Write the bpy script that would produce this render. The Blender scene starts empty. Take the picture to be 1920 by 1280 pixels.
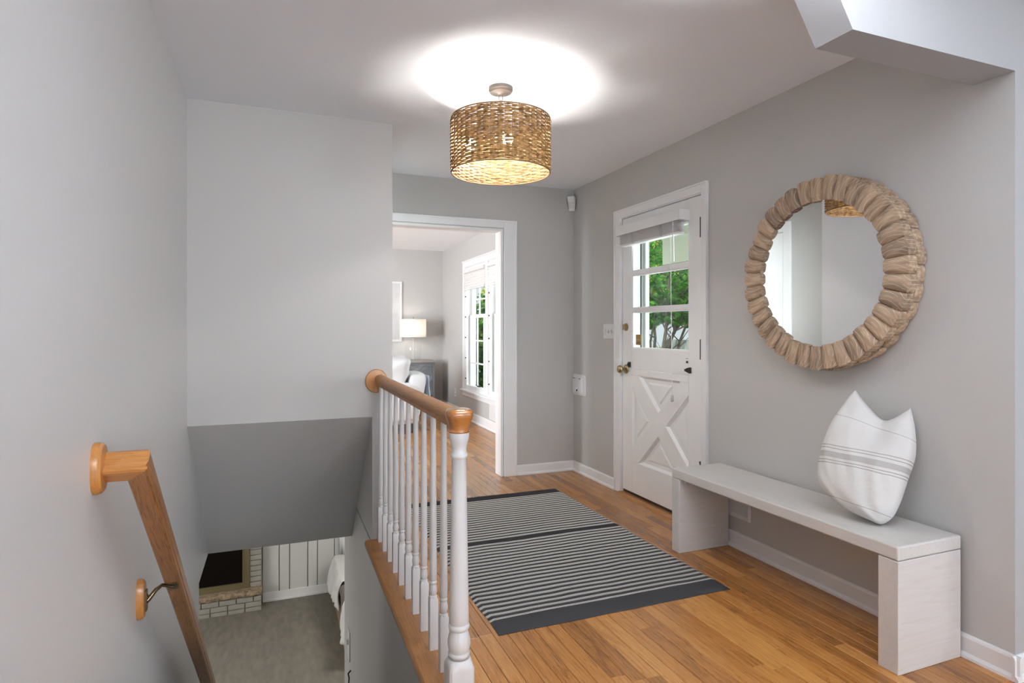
import bpy, bmesh, math, random
from mathutils import Vector, Matrix, noise
R = math.radians
sc = bpy.context.scene
col = sc.collection
random.seed(7)

# ------------------------------------------------------------------ camera
THETA = R(21.5)
cam_d = bpy.data.cameras.new('camera')
cam = bpy.data.objects.new('camera', cam_d); col.objects.link(cam)
cam.location = (0, 0, 1.23)
cam.rotation_euler = (R(90), 0, -THETA)
cam_d.sensor_width = 36.0
cam_d.lens = 1118.0 / 1920 * 36
cam_d.shift_y = -(640 - 616) / 1920
cam_d.clip_start = 0.05; cam_d.clip_end = 200
sc.camera = cam

# ------------------------------------------------------------------ colour management, world, sun, area lights
sc.view_settings.view_transform = 'Standard'
sc.view_settings.look = 'None'
sc.view_settings.gamma = 1.0
sc.view_settings.use_curve_mapping = False
sc.view_settings.exposure = 0.42
sc.cycles.use_denoising = True
sc.cycles.max_bounces = 12
sc.cycles.diffuse_bounces = 7
sc.cycles.glossy_bounces = 5
sc.cycles.transparent_max_bounces = 24
sc.cycles.sample_clamp_indirect = 6.0
sc.cycles.caustics_reflective = False
sc.cycles.caustics_refractive = False

world = bpy.data.worlds.new('sky'); sc.world = world; world.use_nodes = True
wn = world.node_tree; bgn = wn.nodes['Background']
bgn.inputs[0].default_value = (0.86, 0.93, 1.0, 1); bgn.inputs[1].default_value = 0.62

def sun(name, direction, power, angle=1.0, color=(1, 1, 1)):
    d = bpy.data.lights.new(name, 'SUN'); d.energy = power; d.angle = R(angle); d.color = color
    o = bpy.data.objects.new(name, d); col.objects.link(o)
    o.rotation_euler = Vector(direction).to_track_quat('-Z', 'Y').to_euler()
def area(name, loc, target, sx, sy, power, color=(1, 1, 1), spread=180):
    d = bpy.data.lights.new(name, 'AREA'); d.shape = 'RECTANGLE'; d.size = sx; d.size_y = sy
    d.energy = power; d.color = color; d.spread = R(spread)
    o = bpy.data.objects.new(name, d); col.objects.link(o); o.location = loc
    o.rotation_euler = (Vector(target) - Vector(loc)).to_track_quat('-Z', 'Y').to_euler()
sun('sun', (0.35, 0.45, -0.82), 4.6, 1.5, (1.0, 0.95, 0.85))
# added area lights right and rear behind the camera: assumed daylight, no windows modelled
area('assumed_daylight_right', (8.3, -8.3, 1.4), (0.0, 2.4, 1.7), 2.6, 1.8, 150, (0.92, 0.96, 1.0))
area('assumed_daylight_rear', (1.6, -8.8, 1.5), (1.0, 3.0, 2.4), 4.6, 1.8, 255, (0.92, 0.96, 1.0))
# added fill light beside the viewpoint, aimed up to bounce off the ceiling
area('ceiling_bounce_fill', (0.95, 0.35, 1.55), (1.0, 0.60, 2.44), 0.35, 0.35, 98, (0.93, 0.965, 1.0), 84)
# living room: daylight outside its windows, plus an added fill for its far wall
area('window_light_living', (3.9, 6.5, 1.9), (0.5, 7.2, 0.7), 2.2, 2.0, 75, (0.92, 0.96, 1.0))
area('living_fill_left', (-2.4, 5.2, 1.4), (2.0, 9.0, 1.6), 2.4, 1.8, 310, (0.88, 0.95, 1.0))
# added area light beside the porch, standing in for daylight through the entry door's glass
area('porch_daylight_fill', (4.7, 2.25, 1.6), (0.634, 4.35, 1.3), 1.2, 1.8, 110, (0.93, 0.97, 1.0), 84)
area('assumed_daylight_lower', (-2.85, 6.6, -1.3), (0.6, 7.6, -2.0), 2.2, 1.0, 55, (1.0, 0.98, 0.94))  # added area light for assumed lower room daylight, no window modelled
area('lower_area_light', (1.6, 6.9, -0.4), (1.2, 7.2, -2.6), 0.6, 0.6, 18, (1.0, 0.96, 0.9))  # added area light under the lower ceiling, no fixture modelled

# ------------------------------------------------------------------ materials
def new_mat(name):
    m = bpy.data.materials.new(name); m.use_nodes = True
    return m, m.node_tree, m.node_tree.nodes['Principled BSDF']
def mat(name, c, rough=0.6, metal=0.0, bump=0.0, bscale=200.0, var=0.0, vscale=3.0, spec=0.5, stretch=(1, 1, 1), coat=0.0, emit=None, es=0.0, sheen=0.0):
    m, nt, b = new_mat(name)
    b.inputs['Base Color'].default_value = (*c, 1); b.inputs['Roughness'].default_value = rough
    b.inputs['Metallic'].default_value = metal
    b.inputs['Specular IOR Level'].default_value = spec
    b.inputs['Coat Weight'].default_value = coat
    b.inputs['Sheen Weight'].default_value = sheen
    if emit: b.inputs['Emission Color'].default_value = (*emit, 1); b.inputs['Emission Strength'].default_value = es
    geo = None
    if bump or var:
        tc = nt.nodes.new('ShaderNodeTexCoord'); mp = nt.nodes.new('ShaderNodeMapping')
        mp.inputs['Scale'].default_value = stretch
        nt.links.new(tc.outputs['Object'], mp.inputs['Vector'])
    if var:
        n = nt.nodes.new('ShaderNodeTexNoise'); n.inputs['Scale'].default_value = vscale; n.inputs['Detail'].default_value = 5
        nt.links.new(mp.outputs[0], n.inputs['Vector'])
        r = nt.nodes.new('ShaderNodeValToRGB')
        r.color_ramp.elements[0].position = 0.3; r.color_ramp.elements[1].position = 0.7
        r.color_ramp.elements[0].color = (*[x * (1 - var) for x in c], 1)
        r.color_ramp.elements[1].color = (*[min(1, x * (1 + var)) for x in c], 1)
        nt.links.new(n.outputs['Fac'], r.inputs['Fac']); nt.links.new(r.outputs['Color'], b.inputs['Base Color'])
    if bump:
        n2 = nt.nodes.new('ShaderNodeTexNoise'); n2.inputs['Scale'].default_value = bscale; n2.inputs['Detail'].default_value = 3
        nt.links.new(mp.outputs[0], n2.inputs['Vector'])
        bp = nt.nodes.new('ShaderNodeBump'); bp.inputs['Strength'].default_value = bump; bp.inputs['Distance'].default_value = 0.002
        nt.links.new(n2.outputs['Fac'], bp.inputs['Height']); nt.links.new(bp.outputs['Normal'], b.inputs['Normal'])
    return m

def mth(nt, op, a, b=None, c=None):
    n = nt.nodes.new('ShaderNodeMath'); n.operation = op
    for i, v in enumerate((a, b, c)):
        if v is None: continue
        if isinstance(v, (int, float)): n.inputs[i].default_value = v
        else: nt.links.new(v, n.inputs[i])
    return n.outputs[0]

def wood_mat(name, dark, mid, light, grain_axis='Y', gscale=1.0, rough=0.3, tone_attr=False, coat=0.0, line=0.5, bump=0.15, tone_range=0.45):
    """Wood with long grain along one axis. tone_attr: each board carries its own 'tone' value."""
    m, nt, b = new_mat(name)
    tc = nt.nodes.new('ShaderNodeTexCoord')
    sep = nt.nodes.new('ShaderNodeSeparateXYZ'); nt.links.new(tc.outputs['Object'], sep.inputs[0])
    comb = nt.nodes.new('ShaderNodeCombineXYZ')
    sx = {'X': (1.6, 28, 28), 'Y': (28, 1.6, 28), 'Z': (28, 28, 1.6)}[grain_axis]
    tone = None
    if tone_attr:
        at = nt.nodes.new('ShaderNodeAttribute'); at.attribute_name = 'tone'; tone = at.outputs['Fac']
    for i, k in enumerate('XYZ'):
        v = mth(nt, 'MULTIPLY', sep.outputs[i], sx[i] * gscale)
        if tone is not None: v = mth(nt, 'MULTIPLY_ADD', tone, 53.0 + 11 * i, v)
        nt.links.new(v, comb.inputs[i])
    n1 = nt.nodes.new('ShaderNodeTexNoise'); n1.inputs['Scale'].default_value = 1.0; n1.inputs['Detail'].default_value = 6; n1.inputs['Distortion'].default_value = 0.4
    nt.links.new(comb.outputs[0], n1.inputs['Vector'])
    # fine pores and growth lines
    w = nt.nodes.new('ShaderNodeTexNoise'); w.inputs['Scale'].default_value = 5.5; w.inputs['Detail'].default_value = 3; w.inputs['Roughness'].default_value = 0.7
    nt.links.new(comb.outputs[0], w.inputs['Vector'])
    ring = mth(nt, 'FRACT', mth(nt, 'MULTIPLY', n1.outputs['Fac'], 9.0))
    ring = mth(nt, 'POWER', ring, 3.0)
    fine = mth(nt, 'MULTIPLY', mth(nt, 'SUBTRACT', w.outputs['Fac'], 0.5), 0.9)
    t = mth(nt, 'SUBTRACT', 0.62, mth(nt, 'MULTIPLY', ring, 0.42 * line))
    t = mth(nt, 'ADD', t, mth(nt, 'MULTIPLY', fine, line))
    if tone is not None:
        t = mth(nt, 'ADD', t, mth(nt, 'MULTIPLY', mth(nt, 'SUBTRACT', tone, 0.5), tone_range))
    r = nt.nodes.new('ShaderNodeValToRGB')
    r.color_ramp.elements[0].position = 0.05; r.color_ramp.elements[0].color = (*dark, 1)
    r.color_ramp.elements[1].position = 0.95; r.color_ramp.elements[1].color = (*light, 1)
    e = r.color_ramp.elements.new(0.5); e.color = (*mid, 1)
    nt.links.new(t, r.inputs['Fac']); nt.links.new(r.outputs['Color'], b.inputs['Base Color'])
    b.inputs['Roughness'].default_value = rough; b.inputs['Coat Weight'].default_value = coat; b.inputs['Coat Roughness'].default_value = 0.2
    if bump:
        bp = nt.nodes.new('ShaderNodeBump'); bp.inputs['Strength'].default_value = bump; bp.inputs['Distance'].default_value = 0.001
        nt.links.new(t, bp.inputs['Height']); nt.links.new(bp.outputs['Normal'], b.inputs['Normal'])
    return m

M = {}
M['wall'] = mat('wall_paint_grey', (0.50, 0.49, 0.478), 0.55, bump=0.12, bscale=260)
M['wall_left'] = mat('wall_paint_grey_satin', (0.66, 0.665, 0.668), 0.36, bump=0.10, bscale=160)
M['ceiling'] = mat('ceiling_paint_white', (0.865, 0.89, 0.935), 0.8, bump=0.1, bscale=300)
M['header'] = mat('wall_grey_darkened', (0.39, 0.39, 0.395), 0.7, bump=0.1, bscale=300)  # wall grey darkened in colour to offset strong light on the header
M['white'] = mat('trim_paint_white', (0.80, 0.80, 0.805), 0.35, var=0.015, vscale=6)
M['door_white'] = mat('door_paint_white', (0.83, 0.83, 0.825), 0.38, var=0.03, vscale=4, bump=0.1, bscale=60)
M['newel_white'] = mat('railing_paint_white', (0.63, 0.628, 0.626), 0.33)
M['carpet'] = mat('carpet_greige', (0.225, 0.205, 0.17), 0.95, var=0.12, vscale=11, bump=1.0, bscale=110, spec=0.1, stretch=(1.6, 0.5, 1))
M['bounce_pale'] = mat('bounce_pale_grey', (0.68, 0.68, 0.70), 0.95)
M['floor'] = wood_mat('oak_floor', (0.13, 0.045, 0.009), (0.345, 0.14, 0.031), (0.51, 0.245, 0.067), 'Y', 1.0, 0.27, True, 0.15, 0.7, 0.04, 0.62)
M['subfloor'] = mat('subfloor_dark', (0.07, 0.035, 0.015), 0.8)
M['oakY'] = wood_mat('golden_oak_length', (0.10, 0.038, 0.010), (0.28, 0.118, 0.032), (0.42, 0.195, 0.06), 'Y', 1.6, 0.3, False, 0.15, 1.0, 0.15)
M['oakX'] = wood_mat('golden_oak_cross', (0.17, 0.062, 0.014), (0.40, 0.165, 0.036), (0.54, 0.25, 0.07), 'X', 1.6, 0.3, False, 0.3, 0.7, 0.15)
M['oakZ'] = wood_mat('golden_oak_upright', (0.17, 0.062, 0.014), (0.40, 0.165, 0.036), (0.54, 0.25, 0.07), 'Z', 1.6, 0.3, False, 0.3, 0.5, 0.12)
M['nosing'] = wood_mat('oak_nosing', (0.14, 0.052, 0.012), (0.33, 0.14, 0.036), (0.46, 0.215, 0.065), 'Y', 1.2, 0.3, False, 0.3, 0.6, 0.15)
M['railoak'] = wood_mat('oak_rail_brown', (0.12, 0.042, 0.010), (0.31, 0.132, 0.036), (0.46, 0.225, 0.072), 'Y', 1.4, 0.42, False, 0.0, 0.9, 0.12)
M['railcap'] = wood_mat('oak_cap_reddish', (0.12, 0.035, 0.008), (0.29, 0.105, 0.022), (0.42, 0.18, 0.05), 'X', 2.2, 0.2, False, 0.5, 0.5, 0.1)
M['bench'] = wood_mat('whitewashed_wood', (0.46, 0.42, 0.39), (0.58, 0.555, 0.53), (0.65, 0.64, 0.625), 'Y', 0.55, 0.5, False, 0.0, 0.42, 0.25)
M['bench_leg'] = wood_mat('whitewashed_wood_leg', (0.44, 0.39, 0.36), (0.58, 0.55, 0.525), (0.66, 0.65, 0.635), 'X', 0.45, 0.5, False, 0.0, 0.38, 0.25)
M['brass'] = mat('aged_brass', (0.42, 0.33, 0.19), 0.28, 1.0)
M['bronze'] = mat('antique_bronze', (0.22, 0.16, 0.09), 0.3, 1.0)
M['dark_metal'] = mat('dark_hinge_metal', (0.05, 0.04, 0.035), 0.45, 0.7)
M['nickel'] = mat('brushed_nickel', (0.36, 0.33, 0.30), 0.38, 0.9)
M['black'] = mat('black_paint', (0.012, 0.012, 0.012), 0.5)
M['plastic'] = mat('white_plastic', (0.74, 0.74, 0.74), 0.35)
M['toggle'] = mat('toggle_grey', (0.42, 0.42, 0.43), 0.3)
M['slip'] = mat('white_slipcover', (0.56, 0.56, 0.57), 0.95, bump=1.0, bscale=12, spec=0.1)
M['throw'] = mat('pale_blue_cloth', (0.50, 0.60, 0.72), 0.9, bump=0.4, bscale=90, spec=0.2)  # pale blue for the cloth behind the armchair
M['duvet'] = mat('white_duvet', (0.72, 0.71, 0.70), 0.9, bump=0.8, bscale=14, spec=0.15)
M['blanket'] = mat('taupe_blanket', (0.20, 0.175, 0.155), 0.9, bump=0.5, bscale=60, spec=0.15)
M['curtain'] = mat('white_curtain', (0.8, 0.8, 0.8), 0.9)
M['brick'] = mat('grey_painted_brick', (0.34, 0.32, 0.28), 0.8, var=0.10, vscale=9, bump=0.9, bscale=70)
M['mortar'] = mat('grey_mortar', (0.21, 0.195, 0.17), 0.9, bump=0.5, bscale=100)
M['stone'] = mat('rough_sandstone', (0.30, 0.225, 0.145), 0.85, var=0.45, vscale=22, bump=1.0, bscale=40)
M['soot'] = mat('firebox_soot', (0.006, 0.004, 0.003), 0.9, spec=0.1)
M['gold_frame'] = mat('dull_gold_metal', (0.25, 0.205, 0.11), 0.45, 0.6)
M['panel'] = mat('panelling_white', (0.62, 0.62, 0.60), 0.5)
M['groove'] = mat('panelling_groove', (0.38, 0.375, 0.37), 0.8)
M['cabinet'] = mat('cabinet_grey', (0.16, 0.16, 0.165), 0.5, var=0.1, vscale=4)
M['cab_top'] = mat('cabinet_top_weathered', (0.30, 0.275, 0.25), 0.5, var=0.1, vscale=5)
M['cab_board'] = wood_mat('cabinet_board_grey', (0.07, 0.075, 0.08), (0.17, 0.178, 0.185), (0.28, 0.285, 0.29), 'X', 0.7, 0.5, True, 0.0, 0.6, 0.2)
M['art'] = mat('pale_art_print', (0.58, 0.58, 0.58), 0.7, var=0.1, vscale=3)
M['blind'] = mat('blind_white', (0.70, 0.68, 0.68), 0.5)
M['shade_fabric'] = mat('cellular_shade_white', (0.78, 0.77, 0.76), 0.8, emit=None)
M['bark'] = mat('bark_grey_brown', (0.16, 0.12, 0.095), 0.9, var=0.4, vscale=16, bump=1.0, bscale=40, stretch=(1, 1, 0.3))
M['grass'] = mat('lawn', (0.12, 0.24, 0.05), 0.95, var=0.3, vscale=5)
M['asphalt'] = mat('driveway_concrete', (0.34, 0.36, 0.38), 0.9, var=0.15, vscale=3)
M['siding'] = mat('pale_siding', (0.36, 0.38, 0.40), 0.7)
M['porch'] = mat('porch_cream', (0.66, 0.66, 0.56), 0.7)
M['porch_edge'] = mat('porch_edge_yellow', (0.55, 0.52, 0.28), 0.7)
M['storm_dark'] = mat('storm_door_dark', (0.13, 0.13, 0.125), 0.5)  # dark grey for the storm door stile and the neighbour's panes
M['storm_mid'] = mat('storm_door_grey', (0.32, 0.32, 0.31), 0.5)
M['roof'] = mat('roof_shingle', (0.14, 0.13, 0.13), 0.9)
M['sticker'] = mat('sticker_ochre', (0.42, 0.26, 0.07), 0.6)
M['sticker_ink'] = mat('sticker_brown_print', (0.10, 0.06, 0.025), 0.6)

def leaf_mat(name, a, b_, c):
    m, nt, b = new_mat(name)
    tc = nt.nodes.new('ShaderNodeTexCoord')
    n = nt.nodes.new('ShaderNodeTexNoise'); n.inputs['Scale'].default_value = 6; n.inputs['Detail'].default_value = 4
    nt.links.new(tc.outputs['Object'], n.inputs['Vector'])
    r = nt.nodes.new('ShaderNodeValToRGB'); r.color_ramp.elements[0].position = 0.32; r.color_ramp.elements[1].position = 0.68
    r.color_ramp.elements[0].color = (*a, 1); r.color_ramp.elements[1].color = (*c, 1)
    e = r.color_ramp.elements.new(0.5); e.color = (*b_, 1)
    nt.links.new(n.outputs['Fac'], r.inputs['Fac']); nt.links.new(r.outputs['Color'], b.inputs['Base Color'])
    b.inputs['Roughness'].default_value = 0.65; b.inputs['Specular IOR Level'].default_value = 0.12
    tr = nt.nodes.new('ShaderNodeBsdfTranslucent'); nt.links.new(r.outputs['Color'], tr.inputs['Color'])
    mx = nt.nodes.new('ShaderNodeMixShader'); mx.inputs[0].default_value = 0.4
    nt.links.new(b.outputs[0], mx.inputs[1]); nt.links.new(tr.outputs[0], mx.inputs[2])
    nt.links.new(mx.outputs[0], nt.nodes['Material Output'].inputs['Surface'])
    return m
M['leaf'] = leaf_mat('leaf_green', (0.02, 0.10, 0.01), (0.07, 0.30, 0.025), (0.26, 0.62, 0.08))
M['leaf_yellow'] = leaf_mat('leaf_yellow_green', (0.14, 0.28, 0.01), (0.42, 0.52, 0.04), (0.85, 0.82, 0.14))
M['leaf_dark'] = leaf_mat('leaf_dark_green', (0.015, 0.06, 0.012), (0.05, 0.19, 0.03), (0.22, 0.36, 0.10))

def glass_mat(name, tint=(1, 1, 1), refl=0.06, rough=0.0):
    m = bpy.data.materials.new(name); m.use_nodes = True; nt = m.node_tree
    nt.nodes.clear(); out = nt.nodes.new('ShaderNodeOutputMaterial')
    t = nt.nodes.new('ShaderNodeBsdfTransparent'); t.inputs[0].default_value = (*tint, 1)
    g = nt.nodes.new('ShaderNodeBsdfGlossy'); g.inputs['Roughness'].default_value = rough
    lw = nt.nodes.new('ShaderNodeLayerWeight'); lw.inputs['Blend'].default_value = 0.25
    mx = nt.nodes.new('ShaderNodeMixShader')
    gm = nt.nodes.new('ShaderNodeNewGeometry')
    f = mth(nt, 'MULTIPLY', mth(nt, 'MULTIPLY_ADD', lw.outputs['Fresnel'], 0.35, refl * 0.1), mth(nt, 'SUBTRACT', 1.0, gm.outputs['Backfacing']))
    nt.links.new(f, mx.inputs[0]); nt.links.new(t.outputs[0], mx.inputs[1]); nt.links.new(g.outputs[0], mx.inputs[2])
    nt.links.new(mx.outputs[0], out.inputs['Surface'])
    return m
M['glass'] = glass_mat('window_glass', (0.97, 0.99, 0.98))
M['lamp_glass'] = glass_mat('lamp_glass', (0.975, 0.98, 0.975), 0.6)

def mirror_mat():
    m, nt, b = new_mat('mirror_silver')
    b.inputs['Base Color'].default_value = (0.93, 0.935, 0.94, 1); b.inputs['Metallic'].default_value = 1; b.inputs['Roughness'].default_value = 0.0
    return m
M['mirror'] = mirror_mat()

def wicker_mat():
    m, nt, b = new_mat('wicker_straw')
    tc = nt.nodes.new('ShaderNodeTexCoord')
    n = nt.nodes.new('ShaderNodeTexNoise'); n.inputs['Scale'].default_value = 45; n.inputs['Detail'].default_value = 3
    nt.links.new(tc.outputs['Object'], n.inputs['Vector'])
    r = nt.nodes.new('ShaderNodeValToRGB'); r.color_ramp.elements[0].position = 0.35; r.color_ramp.elements[1].position = 0.65
    r.color_ramp.elements[0].color = (0.20, 0.105, 0.035, 1); r.color_ramp.elements[1].color = (0.64, 0.42, 0.18, 1)
    nt.links.new(n.outputs['Fac'], r.inputs['Fac']); nt.links.new(r.outputs['Color'], b.inputs['Base Color'])
    b.inputs['Roughness'].default_value = 0.7
    tr = nt.nodes.new('ShaderNodeBsdfTranslucent'); nt.links.new(r.outputs['Color'], tr.inputs['Color'])
    mx = nt.nodes.new('ShaderNodeMixShader'); mx.inputs[0].default_value = 0.34
    nt.links.new(b.outputs[0], mx.inputs[1]); nt.links.new(tr.outputs[0], mx.inputs[2])
    nt.links.new(mx.outputs[0], nt.nodes['Material Output'].inputs['Surface'])
    return m
M['wicker'] = wicker_mat()
M['rim'] = mat('wicker_rim', (0.22, 0.13, 0.06), 0.8)
M['wicker_dark'] = mat('wicker_stake_dark', (0.12, 0.07, 0.03), 0.8)

def linen_shade_mat():
    m, nt, b = new_mat('lamp_shade_linen')
    b.inputs['Base Color'].default_value = (0.70, 0.64, 0.60, 1); b.inputs['Roughness'].default_value = 0.9
    tr = nt.nodes.new('ShaderNodeBsdfTranslucent'); tr.inputs[0].default_value = (0.74, 0.67, 0.62, 1)
    mx = nt.nodes.new('ShaderNodeMixShader'); mx.inputs[0].default_value = 0.4
    nt.links.new(b.outputs[0], mx.inputs[1]); nt.links.new(tr.outputs[0], mx.inputs[2])
    nt.links.new(mx.outputs[0], nt.nodes['Material Output'].inputs['Surface'])
    return m
M['linen_shade'] = linen_shade_mat()
M['bulb'] = mat('bulb_glow', (1, 1, 1), 0.5, emit=(1.0, 0.955, 0.90), es=400)
M['bulb_table'] = mat('bulb_glow_table', (1, 1, 1), 0.5, emit=(1.0, 0.9, 0.78), es=60)

def rug_mat():
    m, nt, b = new_mat('rug_stripes')
    tc = nt.nodes.new('ShaderNodeTexCoord')
    sep = nt.nodes.new('ShaderNodeSeparateXYZ'); nt.links.new(tc.outputs['Object'], sep.inputs[0])
    wob = nt.nodes.new('ShaderNodeTexNoise'); wob.inputs['Scale'].default_value = 3.2; wob.inputs['Detail'].default_value = 2
    nt.links.new(tc.outputs['Object'], wob.inputs['Vector'])
    y = mth(nt, 'MULTIPLY_ADD', mth(nt, 'SUBTRACT', wob.outputs['Fac'], 0.5), 0.022, sep.outputs[1])   # along the rug, 0 at the near end
    v = mth(nt, 'DIVIDE', y, 0.0415)
    fr = mth(nt, 'FRACT', v)
    # share of charcoal in each stripe falls from near end to far end
    prog = mth(nt, 'DIVIDE', y, 1.88)
    dark_share = mth(nt, 'MULTIPLY_ADD', prog, -0.26, 0.58)
    mid = mth(nt, 'LESS_THAN', mth(nt, 'ABSOLUTE', mth(nt, 'SUBTRACT', y, 0.985)), 0.012)
    is_light = mth(nt, 'GREATER_THAN', fr, dark_share)
    # thin charcoal line splitting each light stripe, near half only
    sub = mth(nt, 'FRACT', mth(nt, 'DIVIDE', y, 0.0083))
    thin = mth(nt, 'GREATER_THAN', sub, mth(nt, 'MULTIPLY_ADD', prog, -0.16, 0.34))
    # woven dots along the stripes
    dots = mth(nt, 'FRACT', mth(nt, 'ADD', mth(nt, 'MULTIPLY', sep.outputs[0], 150.0), mth(nt, 'MULTIPLY', mth(nt, 'FLOOR', mth(nt, 'DIVIDE', y, 0.0083)), 0.5)))
    dotv = mth(nt, 'MULTIPLY_ADD', mth(nt, 'GREATER_THAN', dots, 0.35), 0.25, 0.75)
    body = mth(nt, 'LESS_THAN', mth(nt, 'ABSOLUTE', mth(nt, 'SUBTRACT', sep.outputs[1], 0.945)), 0.835)
    light = mth(nt, 'MULTIPLY', mth(nt, 'MULTIPLY', is_light, thin), dotv)
    light = mth(nt, 'MULTIPLY', light, mth(nt, 'SUBTRACT', 1.0, mid))
    light = mth(nt, 'MULTIPLY', light, body)
    mxc = nt.nodes.new('ShaderNodeMix'); mxc.data_type = 'RGBA'
    mxc.inputs[6].default_value = (0.028, 0.027, 0.029, 1); mxc.inputs[7].default_value = (0.66, 0.64, 0.59, 1)
    nt.links.new(light, mxc.inputs[0]); nt.links.new(mxc.outputs[2], b.inputs['Base Color'])
    b.inputs['Roughness'].default_value = 0.95; b.inputs['Specular IOR Level'].default_value = 0.15
    n2 = nt.nodes.new('ShaderNodeTexNoise'); n2.inputs['Scale'].default_value = 300
    nt.links.new(tc.outputs['Object'], n2.inputs['Vector'])
    bp = nt.nodes.new('ShaderNodeBump'); bp.inputs['Strength'].default_value = 0.5; bp.inputs['Distance'].default_value = 0.002
    nt.links.new(n2.outputs['Fac'], bp.inputs['Height']); nt.links.new(bp.outputs['Normal'], b.inputs['Normal'])
    return m
M['rug'] = rug_mat()

def pillow_mat():
    """linen with woven bands; uses the cushion's own UV map (v runs from bottom to top)."""
    m, nt, b = new_mat('linen_banded')
    uv = nt.nodes.new('ShaderNodeUVMap'); uv.uv_map = 'cloth'
    sep = nt.nodes.new('ShaderNodeSeparateXYZ'); nt.links.new(uv.outputs[0], sep.inputs[0])
    v = sep.outputs[1]
    def band(c, h):
        return mth(nt, 'LESS_THAN', mth(nt, 'ABSOLUTE', mth(nt, 'SUBTRACT', v, c)), h)
    tot = None
    wn_ = nt.nodes.new('ShaderNodeTexNoise'); wn_.inputs['Scale'].default_value = 9; nt.links.new(uv.outputs[0], wn_.inputs['Vector'])
    wob = mth(nt, 'MULTIPLY', mth(nt, 'SUBTRACT', wn_.outputs['Fac'], 0.5), 0.012)
    vb = mth(nt, 'ADD', mth(nt, 'MULTIPLY_ADD', sep.outputs[0], 0.08, v), wob)
    for c, h, a in ((0.220, 0.0120, 0.62), (0.2465, 0.0018, 0.85), (0.2590, 0.0018, 0.85), (0.1960, 0.0018, 0.85), (0.1850, 0.0018, 0.85)):
        q = mth(nt, 'MULTIPLY', mth(nt, 'LESS_THAN', mth(nt, 'ABSOLUTE', mth(nt, 'SUBTRACT', vb, c)), h), a)
        tot = q if tot is None else mth(nt, 'MAXIMUM', tot, q)
    for k, c in ((0.28, 0.362), (0.20, 0.036)):
        vs_ = mth(nt, 'ADD', mth(nt, 'MULTIPLY_ADD', sep.outputs[0], k, v), wob)
        q = mth(nt, 'MULTIPLY', mth(nt, 'LESS_THAN', mth(nt, 'ABSOLUTE', mth(nt, 'SUBTRACT', vs_, c)), 0.0011), 0.8)
        tot = mth(nt, 'MAXIMUM', tot, q)
    w = nt.nodes.new('ShaderNodeTexNoise'); w.inputs['Scale'].default_value = 500
    nt.links.new(uv.outputs[0], w.inputs['Vector'])
    tot = mth(nt, 'MULTIPLY', tot, mth(nt, 'MULTIPLY_ADD', w.outputs['Fac'], 0.8, 0.55))
    mx = nt.nodes.new('ShaderNodeMix'); mx.data_type = 'RGBA'
    mx.inputs[6].default_value = (0.65, 0.64, 0.62, 1); mx.inputs[7].default_value = (0.24, 0.215, 0.205, 1)
    nt.links.new(tot, mx.inputs[0]); nt.links.new(mx.outputs[2], b.inputs['Base Color'])
    b.inputs['Roughness'].default_value = 0.9; b.inputs['Specular IOR Level'].default_value = 0.2
    n2 = nt.nodes.new('ShaderNodeTexNoise'); n2.inputs['Scale'].default_value = 16; n2.inputs['Detail'].default_value = 5
    nt.links.new(uv.outputs[0], n2.inputs['Vector'])
    bp = nt.nodes.new('ShaderNodeBump'); bp.inputs['Strength'].default_value = 0.35; bp.inputs['Distance'].default_value = 0.01
    nt.links.new(n2.outputs['Fac'], bp.inputs['Height']); nt.links.new(bp.outputs['Normal'], b.inputs['Normal'])
    return m
M['pillow'] = pillow_mat()

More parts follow.
